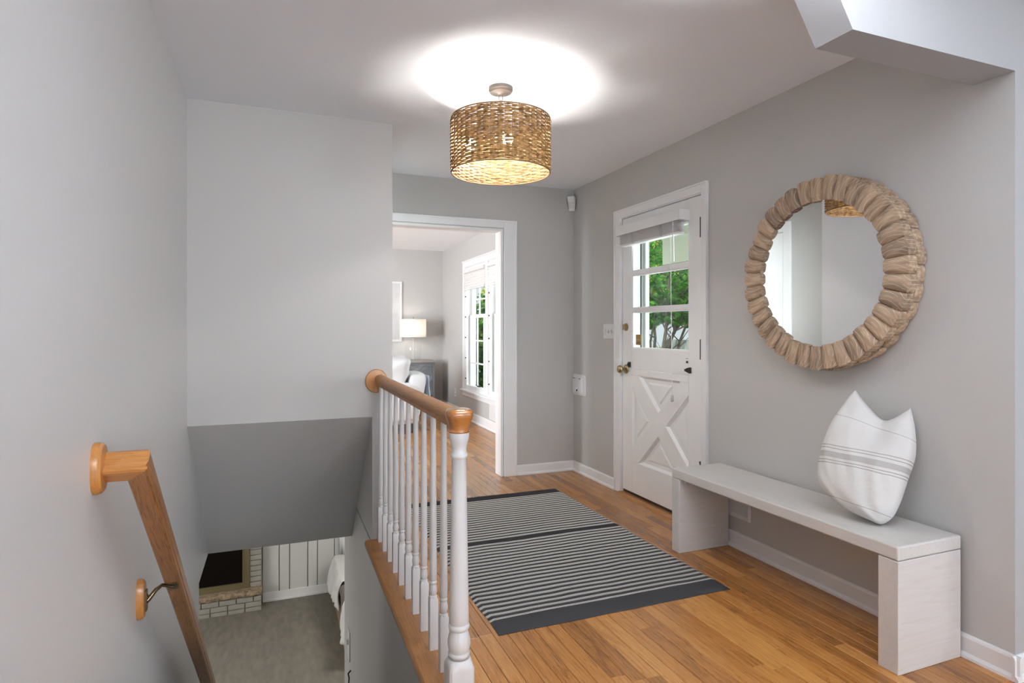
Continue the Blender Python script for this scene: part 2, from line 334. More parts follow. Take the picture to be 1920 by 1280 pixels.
def carved_mat():
    """weathered wood block with pale carved grooves; block-local x is radial, y across."""
    m, nt, b = new_mat('carved_wood')
    tc = nt.nodes.new('ShaderNodeTexCoord'); oi = nt.nodes.new('ShaderNodeObjectInfo')
    sep = nt.nodes.new('ShaderNodeSeparateXYZ'); nt.links.new(tc.outputs['Object'], sep.inputs[0])
    x, y = sep.outputs[0], sep.outputs[1]
    rnd = oi.outputs['Random']
    comb = nt.nodes.new('ShaderNodeCombineXYZ')
    nt.links.new(mth(nt, 'MULTIPLY_ADD', rnd, 17.0, mth(nt, 'MULTIPLY', x, 9.0)), comb.inputs[0])
    nt.links.new(mth(nt, 'MULTIPLY_ADD', rnd, 31.0, mth(nt, 'MULTIPLY', y, 60.0)), comb.inputs[1])
    nt.links.new(mth(nt, 'MULTIPLY', sep.outputs[2], 60.0), comb.inputs[2])
    n = nt.nodes.new('ShaderNodeTexNoise'); n.inputs['Scale'].default_value = 1.0; n.inputs['Detail'].default_value = 5
    nt.links.new(comb.outputs[0], n.inputs['Vector'])
    t = mth(nt, 'ADD', n.outputs['Fac'], mth(nt, 'MULTIPLY', mth(nt, 'SUBTRACT', rnd, 0.5), 0.28))
    r = nt.nodes.new('ShaderNodeValToRGB')
    r.color_ramp.elements[0].position = 0.3; r.color_ramp.elements[0].color = (0.17, 0.115, 0.078, 1)
    r.color_ramp.elements[1].position = 0.72; r.color_ramp.elements[1].color = (0.50, 0.37, 0.25, 1)
    e = r.color_ramp.elements.new(0.52); e.color = (0.34, 0.235, 0.155, 1)
    nt.links.new(t, r.inputs['Fac'])
    # carved arcs: lines along the radial direction, bowed
    bow = mth(nt, 'MULTIPLY', mth(nt, 'POWER', mth(nt, 'SUBTRACT', x, 0.375), 2.0), 5.5)
    ln = mth(nt, 'FRACT', mth(nt, 'ADD', mth(nt, 'MULTIPLY', mth(nt, 'ADD', y, bow), 62.0), mth(nt, 'MULTIPLY', rnd, 5.0)))
    ln = mth(nt, 'LESS_THAN', ln, 0.12)
    n3 = nt.nodes.new('ShaderNodeTexNoise'); n3.inputs['Scale'].default_value = 32; n3.inputs['Detail'].default_value = 1
    nt.links.new(tc.outputs['Object'], n3.inputs['Vector'])
    ln = mth(nt, 'MULTIPLY', ln, mth(nt, 'GREATER_THAN', n3.outputs['Fac'], 0.44))
    mx = nt.nodes.new('ShaderNodeMix'); mx.data_type = 'RGBA'; mx.inputs[7].default_value = (0.62, 0.52, 0.40, 1)
    nt.links.new(mth(nt, 'MULTIPLY', ln, 0.8), mx.inputs[0]); nt.links.new(r.outputs['Color'], mx.inputs[6])
    nt.links.new(mx.outputs[2], b.inputs['Base Color']); b.inputs['Roughness'].default_value = 0.7
    bp = nt.nodes.new('ShaderNodeBump'); bp.inputs['Strength'].default_value = 0.5; bp.inputs['Distance'].default_value = 0.002
    nt.links.new(mth(nt, 'SUBTRACT', n.outputs['Fac'], ln), bp.inputs['Height']); nt.links.new(bp.outputs['Normal'], b.inputs['Normal'])
    return m
M['carved'] = carved_mat()

# ------------------------------------------------------------------ mesh helpers
def origin_of(p):
    v = Vector((0, 0, 0))
    while p is not None: v = v + p.location; p = p.parent
    return v

class MB:
    def __init__(s): s.v = []; s.f = []; s.tone = []; s.uv = None
    def add(s, vs, fs, tone=0.5):
        n = len(s.v); s.v += [tuple(v) for v in vs]; s.f += [tuple(n + i for i in f) for f in fs]; s.tone += [tone] * len(fs); return s
    def box(s, x0, x1, y0, y1, z0, z1, tone=0.5):
        vs = [(x0, y0, z0), (x1, y0, z0), (x1, y1, z0), (x0, y1, z0), (x0, y0, z1), (x1, y0, z1), (x1, y1, z1), (x0, y1, z1)]
        return s.add(vs, [(0, 3, 2, 1), (4, 5, 6, 7), (0, 1, 5, 4), (1, 2, 6, 5), (2, 3, 7, 6), (3, 0, 4, 7)], tone)
    def plank(s, x0, x1, y0, y1, z0, z1, c, tone):
        vs = [(x0, y0, z0), (x1, y0, z0), (x1, y1, z0), (x0, y1, z0), (x0, y0, z1 - c), (x1, y0, z1 - c), (x1, y1, z1 - c), (x0, y1, z1 - c),
              (x0 + c, y0 + c, z1), (x1 - c, y0 + c, z1), (x1 - c, y1 - c, z1), (x0 + c, y1 - c, z1)]
        return s.add(vs, [(0, 3, 2, 1), (8, 9, 10, 11), (0, 1, 5, 4), (1, 2, 6, 5), (2, 3, 7, 6), (3, 0, 4, 7), (4, 5, 9, 8), (5, 6, 10, 9), (6, 7, 11, 10), (7, 4, 8, 11)], tone)
    def prism(s, pts, axis, a, b, tone=0.5):
        """pts: polygon (2D) in the two other axes (order YZ for X, XZ for Y, XY for Z)."""
        def mk(p, t):
            return {'X': (t, p[0], p[1]), 'Y': (p[0], t, p[1]), 'Z': (p[0], p[1], t)}[axis]
        n = len(pts)
        vs = [mk(p, a) for p in pts] + [mk(p, b) for p in pts]
        fs = [tuple(range(n)), tuple(reversed(range(n, 2 * n)))] + [(i, n + i, n + (i + 1) % n, (i + 1) % n) for i in range(n)]
        return s.add(vs, fs, tone)
    def lathe(s, prof, c=(0, 0, 0), n=24, axis='Z', cap=True):
        vs = []; fs = []
        for r, z in prof:
            for k in range(n):
                a = 2 * math.pi * k / n; x, y = r * math.cos(a), r * math.sin(a)
                p = {'Z': (x, y, z), 'X': (z, x, y), 'Y': (x, z, y)}[axis]
                vs.append((c[0] + p[0], c[1] + p[1], c[2] + p[2]))
        m = len(prof)
        for i in range(m - 1):
            for k in range(n):
                k2 = (k + 1) % n; fs.append((i * n + k, i * n + k2, (i + 1) * n + k2, (i + 1) * n + k))
        if cap:
            fs.append(tuple(reversed(range(n)))); fs.append(tuple(range((m - 1) * n, m * n)))
        return s.add(vs, fs)
    def tube(s, pts, rad, n=8, closed=False, cap=True):
        pts = [Vector(p) for p in pts]; m = len(pts); vs = []; fs = []
        up = None
        for i, p in enumerate(pts):
            if closed: t = (pts[(i + 1) % m] - pts[i - 1])
            else: t = pts[min(i + 1, m - 1)] - pts[max(i - 1, 0)]
            t.normalize()
            if up is None: up = t.orthogonal().normalized()
            up = (up - t * up.dot(t)).normalized(); w = t.cross(up)
            r = rad(i / (m - 1)) if callable(rad) else rad
            for k in range(n):
                a = 2 * math.pi * k / n; vs.append(p + up * (r * math.cos(a)) + w * (r * math.sin(a)))
        for i in range(m if closed else m - 1):
            for k in range(n):
                k2 = (k + 1) % n; j = (i + 1) % m; fs.append((i * n + k, i * n + k2, j * n + k2, j * n + k))
        if cap and not closed:
            fs.append(tuple(reversed(range(n)))); fs.append(tuple(range((m - 1) * n, m * n)))
        return s.add(vs, fs)
    def ico(s, c, r, n=10, sx=1, sy=1, sz=1):
        prof = [(max(0.001, math.sin(math.pi * i / n)), -math.cos(math.pi * i / n)) for i in range(n + 1)]
        vs = []; fs = []; q = n * 2
        for (rr, z) in prof:
            for k in range(q):
                a = 2 * math.pi * k / q; vs.append((c[0] + rr * r * sx * math.cos(a), c[1] + rr * r * sy * math.sin(a), c[2] + z * r * sz))
        for i in range(n):
            for k in range(q):
                k2 = (k + 1) % q; fs.append((i * q + k, i * q + k2, (i + 1) * q + k2, (i + 1) * q + k))
        return s.add(vs, fs)
    def sweep_profile(s, prof, pts, side, up):
        """profile (a, b) placed a*side + b*up at every point."""
        n = len(prof); vs = []; fs = []
        for i, p in enumerate(pts):
            sd = Vector(side[i]); u = Vector(up[i]); p = Vector(p)
            for a, b in prof: vs.append(p + sd * a + u * b)
        for i in range(len(pts) - 1):
            for k in range(n):
                k2 = (k + 1) % n; fs.append((i * n + k, i * n + k2, (i + 1) * n + k2, (i + 1) * n + k))
        fs.append(tuple(reversed(range(n)))); fs.append(tuple(range((len(pts) - 1) * n, len(pts) * n)))
        return s.add(vs, fs)
    def mesh(s, name, off=(0, 0, 0), bevel=0.0, seg=2, smooth=False, tone=False):
        me = bpy.data.meshes.new(name)
        o = Vector(off)
        me.from_pydata([tuple(Vector(v) - o) for v in s.v], [], s.f)
        if tone:
            at = me.attributes.new('tone', 'FLOAT', 'FACE')
            for i, t in enumerate(s.tone): at.data[i].value = t
        bm = bmesh.new(); bm.from_mesh(me)
        bmesh.ops.recalc_face_normals(bm, faces=bm.faces)
        if bevel: bmesh.ops.bevel(bm, geom=[e for e in bm.edges if not e.is_boundary and e.calc_face_angle(0) > 0.5], offset=bevel, segments=seg, affect='EDGES', profile=0.5, clamp_overlap=True)
        bm.to_mesh(me); bm.free()
        if smooth:
            for p in me.polygons: p.use_smooth = True
            if smooth != 'all':
                try: me.set_sharp_from_angle(angle=R(smooth if smooth is not True else 40))
                except Exception: pass
        me.update(); return me
    def build(s, name, m, parent=None, bevel=0.0, seg=2, smooth=False, tone=False, kind=None, label=None, base=None):
        org = origin_of(parent) if parent is not None else Vector(base or (0, 0, 0))
        me = s.mesh(name, org, bevel, seg, smooth, tone)
        o = bpy.data.objects.new(name, me); col.objects.link(o)
        me.materials.append(m)
        if parent is not None: o.parent = parent
        else: o.location = org
        if kind: o['kind'] = kind
        if label: o['label'] = label
        return o

def thing(name, label, cat, loc, group=None):
    o = bpy.data.objects.new(name, None); col.objects.link(o); o.location = loc
    o.empty_display_size = 0.1
    o['label'] = label; o['category'] = cat
    if group: o['group'] = group
    return o
def tag(o, label, cat, group=None):
    o['label'] = label; o['category'] = cat
    if group: o['group'] = group
    return o
def struct_empty(name, loc, label=None):
    o = bpy.data.objects.new(name, None); col.objects.link(o); o.location = loc; o['kind'] = 'structure'
    if label: o['label'] = label
    return o
def struct(name, mb, m, label, **k):
    o = mb.build(name, m, kind='structure', **k); o['label'] = label; return o

XL, XR, YB, YD, YF, CH = -0.44, 2.41, 3.54, 4.65, 9.08, 2.44   # left wall, right wall, stair block, doorway wall, far wall, ceiling height
LOWC, LOWF = -0.31, -2.60                                       # lower level ceiling and floor
SR = 0.517                                                      # right side of the stairwell

# ------------------------------------------------------------------ the shell
mb = MB()
T = XR + 0.16
for y0, y1, z0, z1 in ((1.4352, 2.925, LOWF, CH), (2.925, 3.893, LOWF, -0.03), (2.925, 3.893, 2.078, CH), (3.893, 6.0, LOWF, CH), (6.0, 7.90, LOWF, 0.40), (6.0, 7.90, 2.08, CH), (7.90, YF, LOWF, CH)):
    mb.box(XR, T, y0, y1, z0, z1)
struct('wall_right', mb, M['wall'], 'grey painted wall with the entry door, round mirror and bench')
mb = MB(); mb.prism([(-9, CH), (-9, LOWF), (4.05, LOWF), (4.05, LOWC), (YD, LOWC), (YD, CH)], 'X', XL - 0.14, XL)
struct('wall_left', mb, M['wall_left'], 'pale grey wall along the stairs with the sloping handrail')
mb = MB(); mb.prism([(YB, 0.716), (4.56, LOWC), (YD + 0.12, LOWC), (YD + 0.12, CH), (YB, CH)], 'X', XL, SR)
struct('wall_stair_block', mb, M['wall'], 'grey wall above the stairwell with dark sloping underside')
mb = MB(); mb.box(SR, 0.634, YB, YD + 0.12, -0.02, CH)
struct('wall_block_side', mb, M['wall'], 'grey wall corner where the stair railing ends')
mb = MB(); mb.box(SR, 0.634, 1.86, 5.08, LOWF, -0.035)
struct('wall_stairwell_right', mb, M['wall'], 'grey stairwell wall below the railing')
mb = MB(); dx0, dx1, dz = 0.80, 1.75, 2.06
mb.box(0.634, dx0, YD, YD + 0.12, 0, CH); mb.box(dx1, XR, YD, YD + 0.12, 0, CH); mb.box(dx0, dx1, YD, YD + 0.12, dz, CH)
struct('wall_doorway', mb, M['wall'], 'grey wall around the cased opening to the living room')
mb = MB(); mb.box(-3.0, T, YF, YF + 0.12, -0.31, CH)
struct('wall_back', mb, M['wall'], 'grey far wall of the living room behind the lamp')
mb = MB(); mb.box(-3.0, T, YF, YF + 0.12, LOWF, -0.31)
struct('wall_lower_back', mb, M['groove'], 'backing of the white panelling on the lower level')
mb = MB(); mb.box(-3.12, -3.0, 4.05, YF + 0.12, LOWF, CH)
struct('wall_living_left', mb, M['wall'], 'left wall of the living room and lower room, out of view')
mb = MB(); mb.box(-3.0, XL - 0.14, 3.95, 4.05, LOWF, LOWC); mb.box(SR + 0.117, XR, 5.0, 5.08, LOWF, LOWC)
struct('wall_lower_front', mb, M['wall'], 'near walls of the lower room, out of view')
mb = MB(); mb.box(-3.0, XL, YD, YD + 0.12, 0, CH)
struct('wall_living_front', mb, M['wall'], 'near wall of the living room, out of view')
mb = MB(); mb.prism([(1.62, 2.135), (XR, 2.135), (XR, -0.017), (9.0, -0.017), (9.0, CH), (1.425, CH)], 'Y', 1.30, 1.435)
wf_ = struct('wall_front', mb, M['header'], 'wall end and header of the wide opening at upper right')
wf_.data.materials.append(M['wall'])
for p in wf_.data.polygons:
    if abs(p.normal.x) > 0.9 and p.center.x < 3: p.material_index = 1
mb = MB(); mb.box(-0.58, 9.12, -9.12, -9.0, -0.31, CH)
struct('wall_rear', mb, M['wall'], 'wall behind the viewpoint, out of view')
mb = MB(); mb.box(9.0, 9.12, -9.0, 1.435, -0.31, CH)
struct('wall_side_right', mb, M['wall'], 'right wall of the room behind the viewpoint, out of view')
mb = MB(); mb.box(-3.12, T, 1.435, YF + 0.12, CH, CH + 0.15); mb.box(-0.58, 9.12, -9.12, 1.435, CH, CH + 0.15)
struct('ceiling', mb, M['ceiling'], 'smooth white ceiling lit by the woven pendant')
mb = MB(); mb.box(-3.0, XR, YD + 0.12, YF, LOWC + 0.001, LOWC + 0.02)
mb.box(-3.0, XL - 0.14, 4.05, YD + 0.12, LOWC + 0.001, LOWC + 0.02)
mb.box(0.634, XR, 5.0, YD + 0.5, LOWC, LOWC + 0.019)
struct('ceiling_lower', mb, M['ceiling'], 'white ceiling of the lower room')

# subfloor slab with the strip oak floor on top; every board in view is a part
PT = 0.018
mb = MB()
mb.box(0.634, XR, 1.435, YD + 0.12, -0.29, -PT); mb.box(SR + 0.002, 9.0, -9, 1.30, -0.30, -PT); mb.box(XL, SR + 0.002, -9, 1.86, -0.30, -PT)
mb.box(SR + 0.002, XR, 1.30, 1.435, -0.30, -PT); mb.box(-3.0, XR, YD + 0.12, YF, -0.29, -PT)
mb.box(SR + 0.002, 0.634, 1.435, 1.86, -0.29, -PT)
floor = struct('floor', mb, M['subfloor'], 'honey oak strip floor running towards the living room')
def inview(x, y, z=0):
    d = x * math.sin(THETA) + y * math.cos(THETA)
    if d < 0.3: return False, d
    px = 960 + 1118 * (x * math.cos(THETA) - y * math.sin(THETA)) / d; py = 616 + 1118 * (1.23 - z) / d
    return (-20 < px < 1940 and py < 1320), d
W = 0.0572
cand = []
def lay(x0, x1, ya, yb):
    x = x1
    while x > x0 + 0.004:
        xa = max(x0, x - W); y = ya; first = True
        while y < yb - 0.001:
            L = random.choice((0.38, 0.55, 0.75, 0.95, 1.2, 1.5)) * random.uniform(0.85, 1.15)
            if first: L *= random.uniform(0.25, 1); first = False
            ye = min(yb, y + L)
            if yb - ye < 0.15: ye = yb
            cand.append((xa, x, y, ye)); y = ye
        x -= W
lay(0.580, XR, 1.30, YF)
lay(-3.0, 0.580, YD + 0.12, YF)
lay(0.58, 5.0, 0.30, 1.30)
lay(XL, 0.58, 0.30, 1.86)
near = []; rest = []
for c in cand:
    cx, cy = (c[0] + c[1]) / 2, (c[2] + c[3]) / 2
    if cx < 0.85 and cy > YD: rest.append((99, c)); continue
    if cx < 0.56: rest.append((99, c)); continue
    v = False; dm = 99
    for k in range(5):
        q, d = inview(cx, c[2] + (c[3] - c[2]) * k / 4)
        if q: v = True; dm = min(dm, d)
    if v and c[2] >= 1.29: near.append((dm, c))
    else: rest.append((dm, c))
near.sort(key=lambda t: t[0])
def plank_to(mb, c):
    t = min(1, max(0, random.gauss(0.5, 0.24)))
    if random.random() < 0.06: t = random.uniform(0.0, 0.12)
    g = 0.0006
    mb.plank(c[0] + g, c[1] - g, c[2] + g, c[3] - g, -PT, 0.0, 0.0012, t)
for d, c in near[:300]:
    mb = MB(); plank_to(mb, c); mb.build('plank', M['floor'], floor, tone=True)
mb = MB()
for d, c in near[300:] + rest: plank_to(mb, c)
mb.build('planks', M['floor'], floor, tone=True, kind='stuff')

mb = MB(); mb.box(-3.0, XR, 3.3, YF, LOWF - 0.08, LOWF); mb.box(XL, SR, 1.86, 3.3, LOWF - 0.08, LOWF)
struct('floor_lower', mb, M['carpet'], 'greige carpet of the lower room seen down the stairwell')

mb = MB(); mb.box(XL, 9.0, -9.0, 0.30, -PT, 0.002); mb.box(5.0, 9.0, 0.30, 1.30, -PT, 0.002)  # unseen pale surface, added so light bounced from the floor stays neutral
struct('floor_rear_bounce', mb, M['bounce_pale'], 'pale carpet added behind the viewpoint to keep bounced light neutral, out of view')

# stairs down (hidden below the frame but part of the well)
st = struct_empty('trim_stairs', (0.04, 1.86, 0), 'carpeted stair flight going down to the lower room')
n = 13; rise = 2.6 / n; run = 0.198
for i in range(1, n):
    mb = MB(); y0 = 1.86 + (i - 1) * run
    mb.box(XL + 0.002, SR - 0.002, y0 - (0.02 if i > 1 else 0), y0 + run, -rise * i - 0.04, -rise * i)
    mb.box(XL + 0.002, SR - 0.002, y0 + run - 0.02, y0 + run, -rise * (i + 1), -rise * i - 0.04)
    mb.build('tread', M['carpet'], st, bevel=0.008)

# nosing along the stairwell edge and its painted fascia
prof = [(SR, -0.084), (0.497, -0.084), (0.493, -0.078), (0.492, -0.060), (0.486, -0.050), (0.482, -0.042), (0.474, -0.034), (0.472, -0.024), (0.473, -0.012), (0.480, -0.003), (0.488, 0.0), (0.578, 0.0), (0.578, -0.018), (0.634, -0.018), (0.634, -0.034), (SR, -0.034)]
mb = MB(); mb.prism(prof, 'Y', 1.862, YB - 0.001)
struct('trim_nosing', mb, M['nosing'], 'oak edge board under the white balusters', smooth=30)
mb = MB(); mb.box(0.505, SR, 1.87, YB, -0.108, -0.084)
struct('trim_fascia', mb, M['white'], 'thin white strip under the oak edge board', bevel=0.002)

# baseboards with shoe moulding
def base_prof(h=0.083):
    return [(0, 0), (0.022, 0), (0.021, 0.010), (0.016, 0.018), (0.012, 0.020), (0.012, h - 0.012), (0.009, h - 0.004), (0.004, h), (0, h)]
def baseboard(name, label, segs, h=0.083):
    """segs: (axis, a, b, wall, sign) running along the axis from a to b, standing off the wall by sign."""
    mb = MB()
    for ax, a, b, w, sg in segs:
        pts = [(w + sg * p, z) for p, z in base_prof(h)]
        mb.prism(pts, ax, a, b) if ax == 'X' else mb.prism([(x, z) for x, z in pts], 'Y', a, b)
    return struct(name, mb, M['white'], label)
baseboard('baseboard_right', 'white baseboard under the bench and mirror', [('Y', 1.279, 2.893, XR, -1), ('X', XR - 0.022, 9.0, 1.30, -1)], 0.086)
baseboard('baseboard_corner', 'white baseboard between entry door and living room opening', [('Y', 3.952, YD, XR, -1), ('X', 1.872, XR, YD, -1)])
baseboard('baseboard_living', 'white baseboard under the living room windows', [('Y', YD + 0.12, YF, XR, -1), ('X', -3, XR, YF, -1)], 0.115)
baseboard('baseboard_block', 'short white baseboard where the railing meets the wall', [('X', SR + 0.06, 0.634, YB, -1), ('Y', YB - 0.022, 3.84, 0.634, 1)])

# cased opening trim
cs = struct_empty('trim_opening', (1.28, YD, 0), 'white casing around the living room opening')
def casing(mb, x0, x1, z1, w, yw, sg=-1):
    for a, b in ((x0 - w, x0), (x1, x1 + w)): pass
cw = 0.085
for nm, bx in (('side_casing', (dx0 - cw, dx0, 0, dz)), ('side_casing', (dx1 + 0.008, dx1 + cw + 0.028, 0, dz + cw))):
    pass
mb = MB(); mb.box(dx1 + 0.006, 1.868, YD - 0.018, YD, 0, 2.128); mb.box(1.852, 1.868, YD - 0.024, YD - 0.018, 0, 2.128)
mb.build('side_casing', M['white'], cs, bevel=0.002)
mb = MB(); mb.box(0.69, dx0 - 0.006, YD - 0.018, YD, 0, 2.128); mb.box(0.69, 0.706, YD - 0.024, YD - 0.018, 0, 2.128)
mb.build('side_casing', M['white'], cs, bevel=0.002)
mb = MB(); mb.box(dx0 - 0.006, dx1 + 0.006, YD - 0.018, YD, dz + 0.006, 2.128); mb.box(0.706, 1.852, YD - 0.024, YD - 0.018, 2.112, 2.128)
mb.build('head_casing', M['white'], cs, bevel=0.002)
mb = MB(); mb.box(dx1 - 0.02, dx1 + 0.001, YD - 0.006, YD + 0.126, 0, dz); mb.box(dx0 - 0.001, dx0 + 0.02, YD - 0.006, YD + 0.126, 0, dz); mb.box(dx0 + 0.02, dx1 - 0.02, YD - 0.006, YD + 0.126, dz - 0.02, dz)
mb.build('jamb', M['white'], cs, bevel=0.002)
mb = MB(); mb.box(dx1 + 0.006, 1.86, YD + 0.12, YD + 0.138, 0, 2.12); mb.box(0.70, dx0 - 0.006, YD + 0.12, YD + 0.138, 0, 2.12); mb.box(dx0 - 0.006, dx1 + 0.006, YD + 0.12, YD + 0.138, dz + 0.006, 2.12)
mb.build('inner_casing', M['white'], cs, bevel=0.002)

# ------------------------------------------------------------------ entry door (door_1)
D0, D1, DT = 2.958, 3.860, 2.048
dr = struct_empty('door_1', (XR, (D0 + D1) / 2, 0), 'white dutch style entry door with three glass lites over a cross buck panel')
XF = XR + 0.004      # room face of the door
g0, g1 = 3.091, 3.735  # glass and panel opening in y
mb = MB(); mb.box(XF, XF + 0.042, g1, D1, 0.035, DT); mb.build('stile', M['door_white'], dr, bevel=0.002)
mb = MB(); mb.box(XF, XF + 0.042, D0, g0, 0.035, DT); mb.build('stile', M['door_white'], dr, bevel=0.002)
mb = MB(); mb.box(XF, XF + 0.042, g0, g1, 1.905, DT); mb.build('top_rail', M['door_white'], dr, bevel=0.002)
mb = MB(); mb.box(XF, XF + 0.042, g0, g1, 0.937, 1.088); mb.build('lock_rail', M['door_white'], dr, bevel=0.003)
mb = MB(); mb.box(XF, XF + 0.042, g0, g1, 0.890, 0.934); mb.build('middle_rail', M['door_white'], dr, bevel=0.003)
mb = MB(); mb.box(XF, XF + 0.042, g0, g1, 0.035, 0.262); mb.build('bottom_rail', M['door_white'], dr, bevel=0.003)
mb = MB(); mb.box(XF + 0.020, XF + 0.030, g0, g1, 0.262, 0.890); mb.build('recessed_panel', M['door_white'], dr)
# raised field of the four triangles, shallow bevelled border
cy, cz = (g0 + g1) / 2, (0.262 + 0.890) / 2
def cross_board(a, b, half, x0, x1):
    ax, az = a; bx, bz = b; L = math.hypot(bx - ax, bz - az); nx, nz = -(bz - az) / L * half, (bx - ax) / L * half
    poly = [(ax + nx, az + nz), (ax - nx, az - nz), (bx - nx, bz - nz), (bx + nx, bz + nz)]
    # clip polygon to the opening
    def clip(poly, f):
        out = []
        for i in range(len(poly)):
            p, q = poly[i], poly[(i + 1) % len(poly)]; fp, fq = f(p), f(q)
            if fp >= 0: out.append(p)
            if fp * fq < 0: t = fp / (fp - fq); out.append((p[0] + (q[0] - p[0]) * t, p[1] + (q[1] - p[1]) * t))
        return out
    for f in (lambda p: p[0] - g0, lambda p: g1 - p[0], lambda p: p[1] - 0.262, lambda p: 0.890 - p[1]): poly = clip(poly, f)
    return poly
def ext(a, b, e=0.12):
    v = (b[0] - a[0], b[1] - a[1]); L = math.hypot(*v); return (a[0] - v[0] / L * e, a[1] - v[1] / L * e), (b[0] + v[0] / L * e, b[1] + v[1] / L * e)
for i, (a, b) in enumerate((((g1, 0.890), (g0, 0.262)), ((g0, 0.890), (g1, 0.262)))):
    a2, b2 = ext(a, b); mb = MB(); mb.prism(cross_board(a2, b2, 0.058, 0, 0), 'X', XF + 0.0004 * i, XF + 0.030)
    mb.build('cross_board', M['door_white'], dr, bevel=0.002)
# bead round each of the four triangular panels
hw = 0.058
def inset_tri(tri, e):
    c = (sum(p[0] for p in tri) / 3, sum(p[1] for p in tri) / 3)
    # incenter based inset
    A, B, Cc = [Vector(p) for p in tri]; a, b_, c_ = (B - Cc).length, (A - Cc).length, (A - B).length
    I = (A * a + B * b_ + Cc * c_) / (a + b_ + c_); s_ = (a + b_ + c_) / 2; area_ = math.sqrt(max(1e-9, s_ * (s_ - a) * (s_ - b_) * (s_ - c_))); r_ = area_ / s_
    k = (r_ - e) / r_
    return [tuple(I + (p - I) * k) for p in (A, B, Cc)]
sl = (0.890 - 0.262) / (g1 - g0); Ld = math.hypot(1, sl); dvy = hw * Ld / sl; dvz = hw * Ld
tris = [[(g0 + dvy, 0.890), (g1 - dvy, 0.890), (cy, cz + dvz)], [(g0 + dvy, 0.262), (g1 - dvy, 0.262), (cy, cz - dvz)],
        [(g0, 0.890 - dvz), (g0, 0.262 + dvz), (cy - dvy, cz)], [(g1, 0.890 - dvz), (g1, 0.262 + dvz), (cy + dvy, cz)]]
for t in tris:
    inn = inset_tri(t, 0.038)
    mb = MB(); inn2 = inset_tri(t, 0.050)
    vs = [(XF + 0.020, *p) for p in inn] + [(XF + 0.014, *p) for p in inn2]
    mb.add(vs, [(3, 4, 5), (0, 1, 4, 3), (1, 2, 5, 4), (2, 0, 3, 5), (2, 1, 0)])
    mb.build('panel_field', M['door_white'], dr)
    mb = MB(); inb = inset_tri(t, 0.014)
    for i in range(3):
        p, q, p2, q2 = t[i], t[(i + 1) % 3], inb[i], inb[(i + 1) % 3]
        mb.add([(XF + 0.004, *p), (XF + 0.004, *q), (XF + 0.0185, *q2), (XF + 0.0185, *p2), (XF + 0.0205, *p), (XF + 0.0205, *q)], [(0, 1, 2, 3), (0, 4, 5, 1), (3, 2, 5, 4)])
    mb.build('bead', M['door_white'], dr)
for za, zb in ((1.352, 1.378), (1.620, 1.648)):
    mb = MB(); mb.box(XF + 0.002, XF + 0.036, g0 - 0.004, g1 + 0.004, za, zb); mb.build('muntin', M['door_white'], dr, bevel=0.003)
for za, zb in ((1.088, 1.352), (1.378, 1.620), (1.648, 1.905)):
    mb = MB(); mb.box(XF + 0.018, XF + 0.022, g0 + 0.001, g1 - 0.001, za, zb); pn = mb.build('pane', M['glass'], dr)
    mb = MB()
    for bx in ((g0, g0 + 0.008, za, zb), (g1 - 0.008, g1, za, zb), (g0 + 0.008, g1 - 0.008, za, za + 0.008), (g0 + 0.008, g1 - 0.008, zb - 0.008, zb)): mb.box(XF + 0.006, XF + 0.034, *bx)
    mb.build('glazing_bead', M['door_white'], pn)
# sticker on the bottom pane, lettering too small to read reduced to its printed rows
mb = MB(); mb.box(XF + 0.0165, XF + 0.0178, 3.642, 3.712, 1.112, 1.188); stk = mb.build('sticker', M['sticker'], dr, label='small ochre printed sticker on the glass')
mb = MB()
for r_, (z, hh) in enumerate(((1.176, 0.004), (1.166, 0.004), (1.156, 0.003))):
    y = 3.648
    while y < 3.704: w_ = random.uniform(0.006, 0.014); mb.box(XF + 0.0158, XF + 0.0166, y, min(y + w_, 3.706), z, z + hh); y += w_ + 0.003
for k in range(5): mb.box(XF + 0.0158, XF + 0.0166, 3.649 + k * 0.012, 3.657 + k * 0.012, 1.122, 1.136); mb.lathe([(0.0035, -0.0004), (0.0035, 0.0004)], (XF + 0.0162, 3.653 + k * 0.012, 1.141), 8, 'X')
mb.box(XF + 0.0158, XF + 0.0166, 3.646, 3.708, 1.114, 1.119)
mb.build('print', M['sticker_ink'], stk)
# knob, deadbolt, hinges, bolts
ky, kz = 3.812, 0.931
mb = MB(); mb.lathe([(0.034, 0.0), (0.034, -0.004), (0.028, -0.010), (0.014, -0.014), (0.011, -0.030), (0.014, -0.036), (0.026, -0.042), (0.030, -0.052), (0.027, -0.064), (0.016, -0.070), (0.002, -0.071)], (XF, ky, kz), 24, 'X')
mb.build('door_knob', M['brass'], dr, smooth=50)
mb = MB(); mb.lathe([(0.028, 0.0), (0.028, -0.006), (0.020, -0.012), (0.002, -0.013)], (XF, ky, 1.242), 24, 'X'); mb.box(XF - 0.026, XF - 0.010, ky - 0.005, ky + 0.005, 1.222, 1.262)
mb.build('deadbolt', M['brass'], dr, smooth=30)
for z0 in (1.79, 1.04, 0.24):
    mb = MB(); mb.box(XF - 0.003, XF + 0.001, D0 - 0.002, D0 + 0.022, z0, z0 + 0.125); mb.lathe([(0.007, z0 - 0.006), (0.007, z0 + 0.131)], (XF - 0.006, D0 - 0.004, 0), 10); mb.build('hinge', M['dark_metal'], dr)
mb = MB(); mb.box(XF - 0.018, XF, 3.748, 3.766, 0.948, 0.986); mb.box(XF - 0.026, XF - 0.014, 3.752, 3.762, 0.962, 0.976); mb.build('latch', M['black'], dr, bevel=0.002)
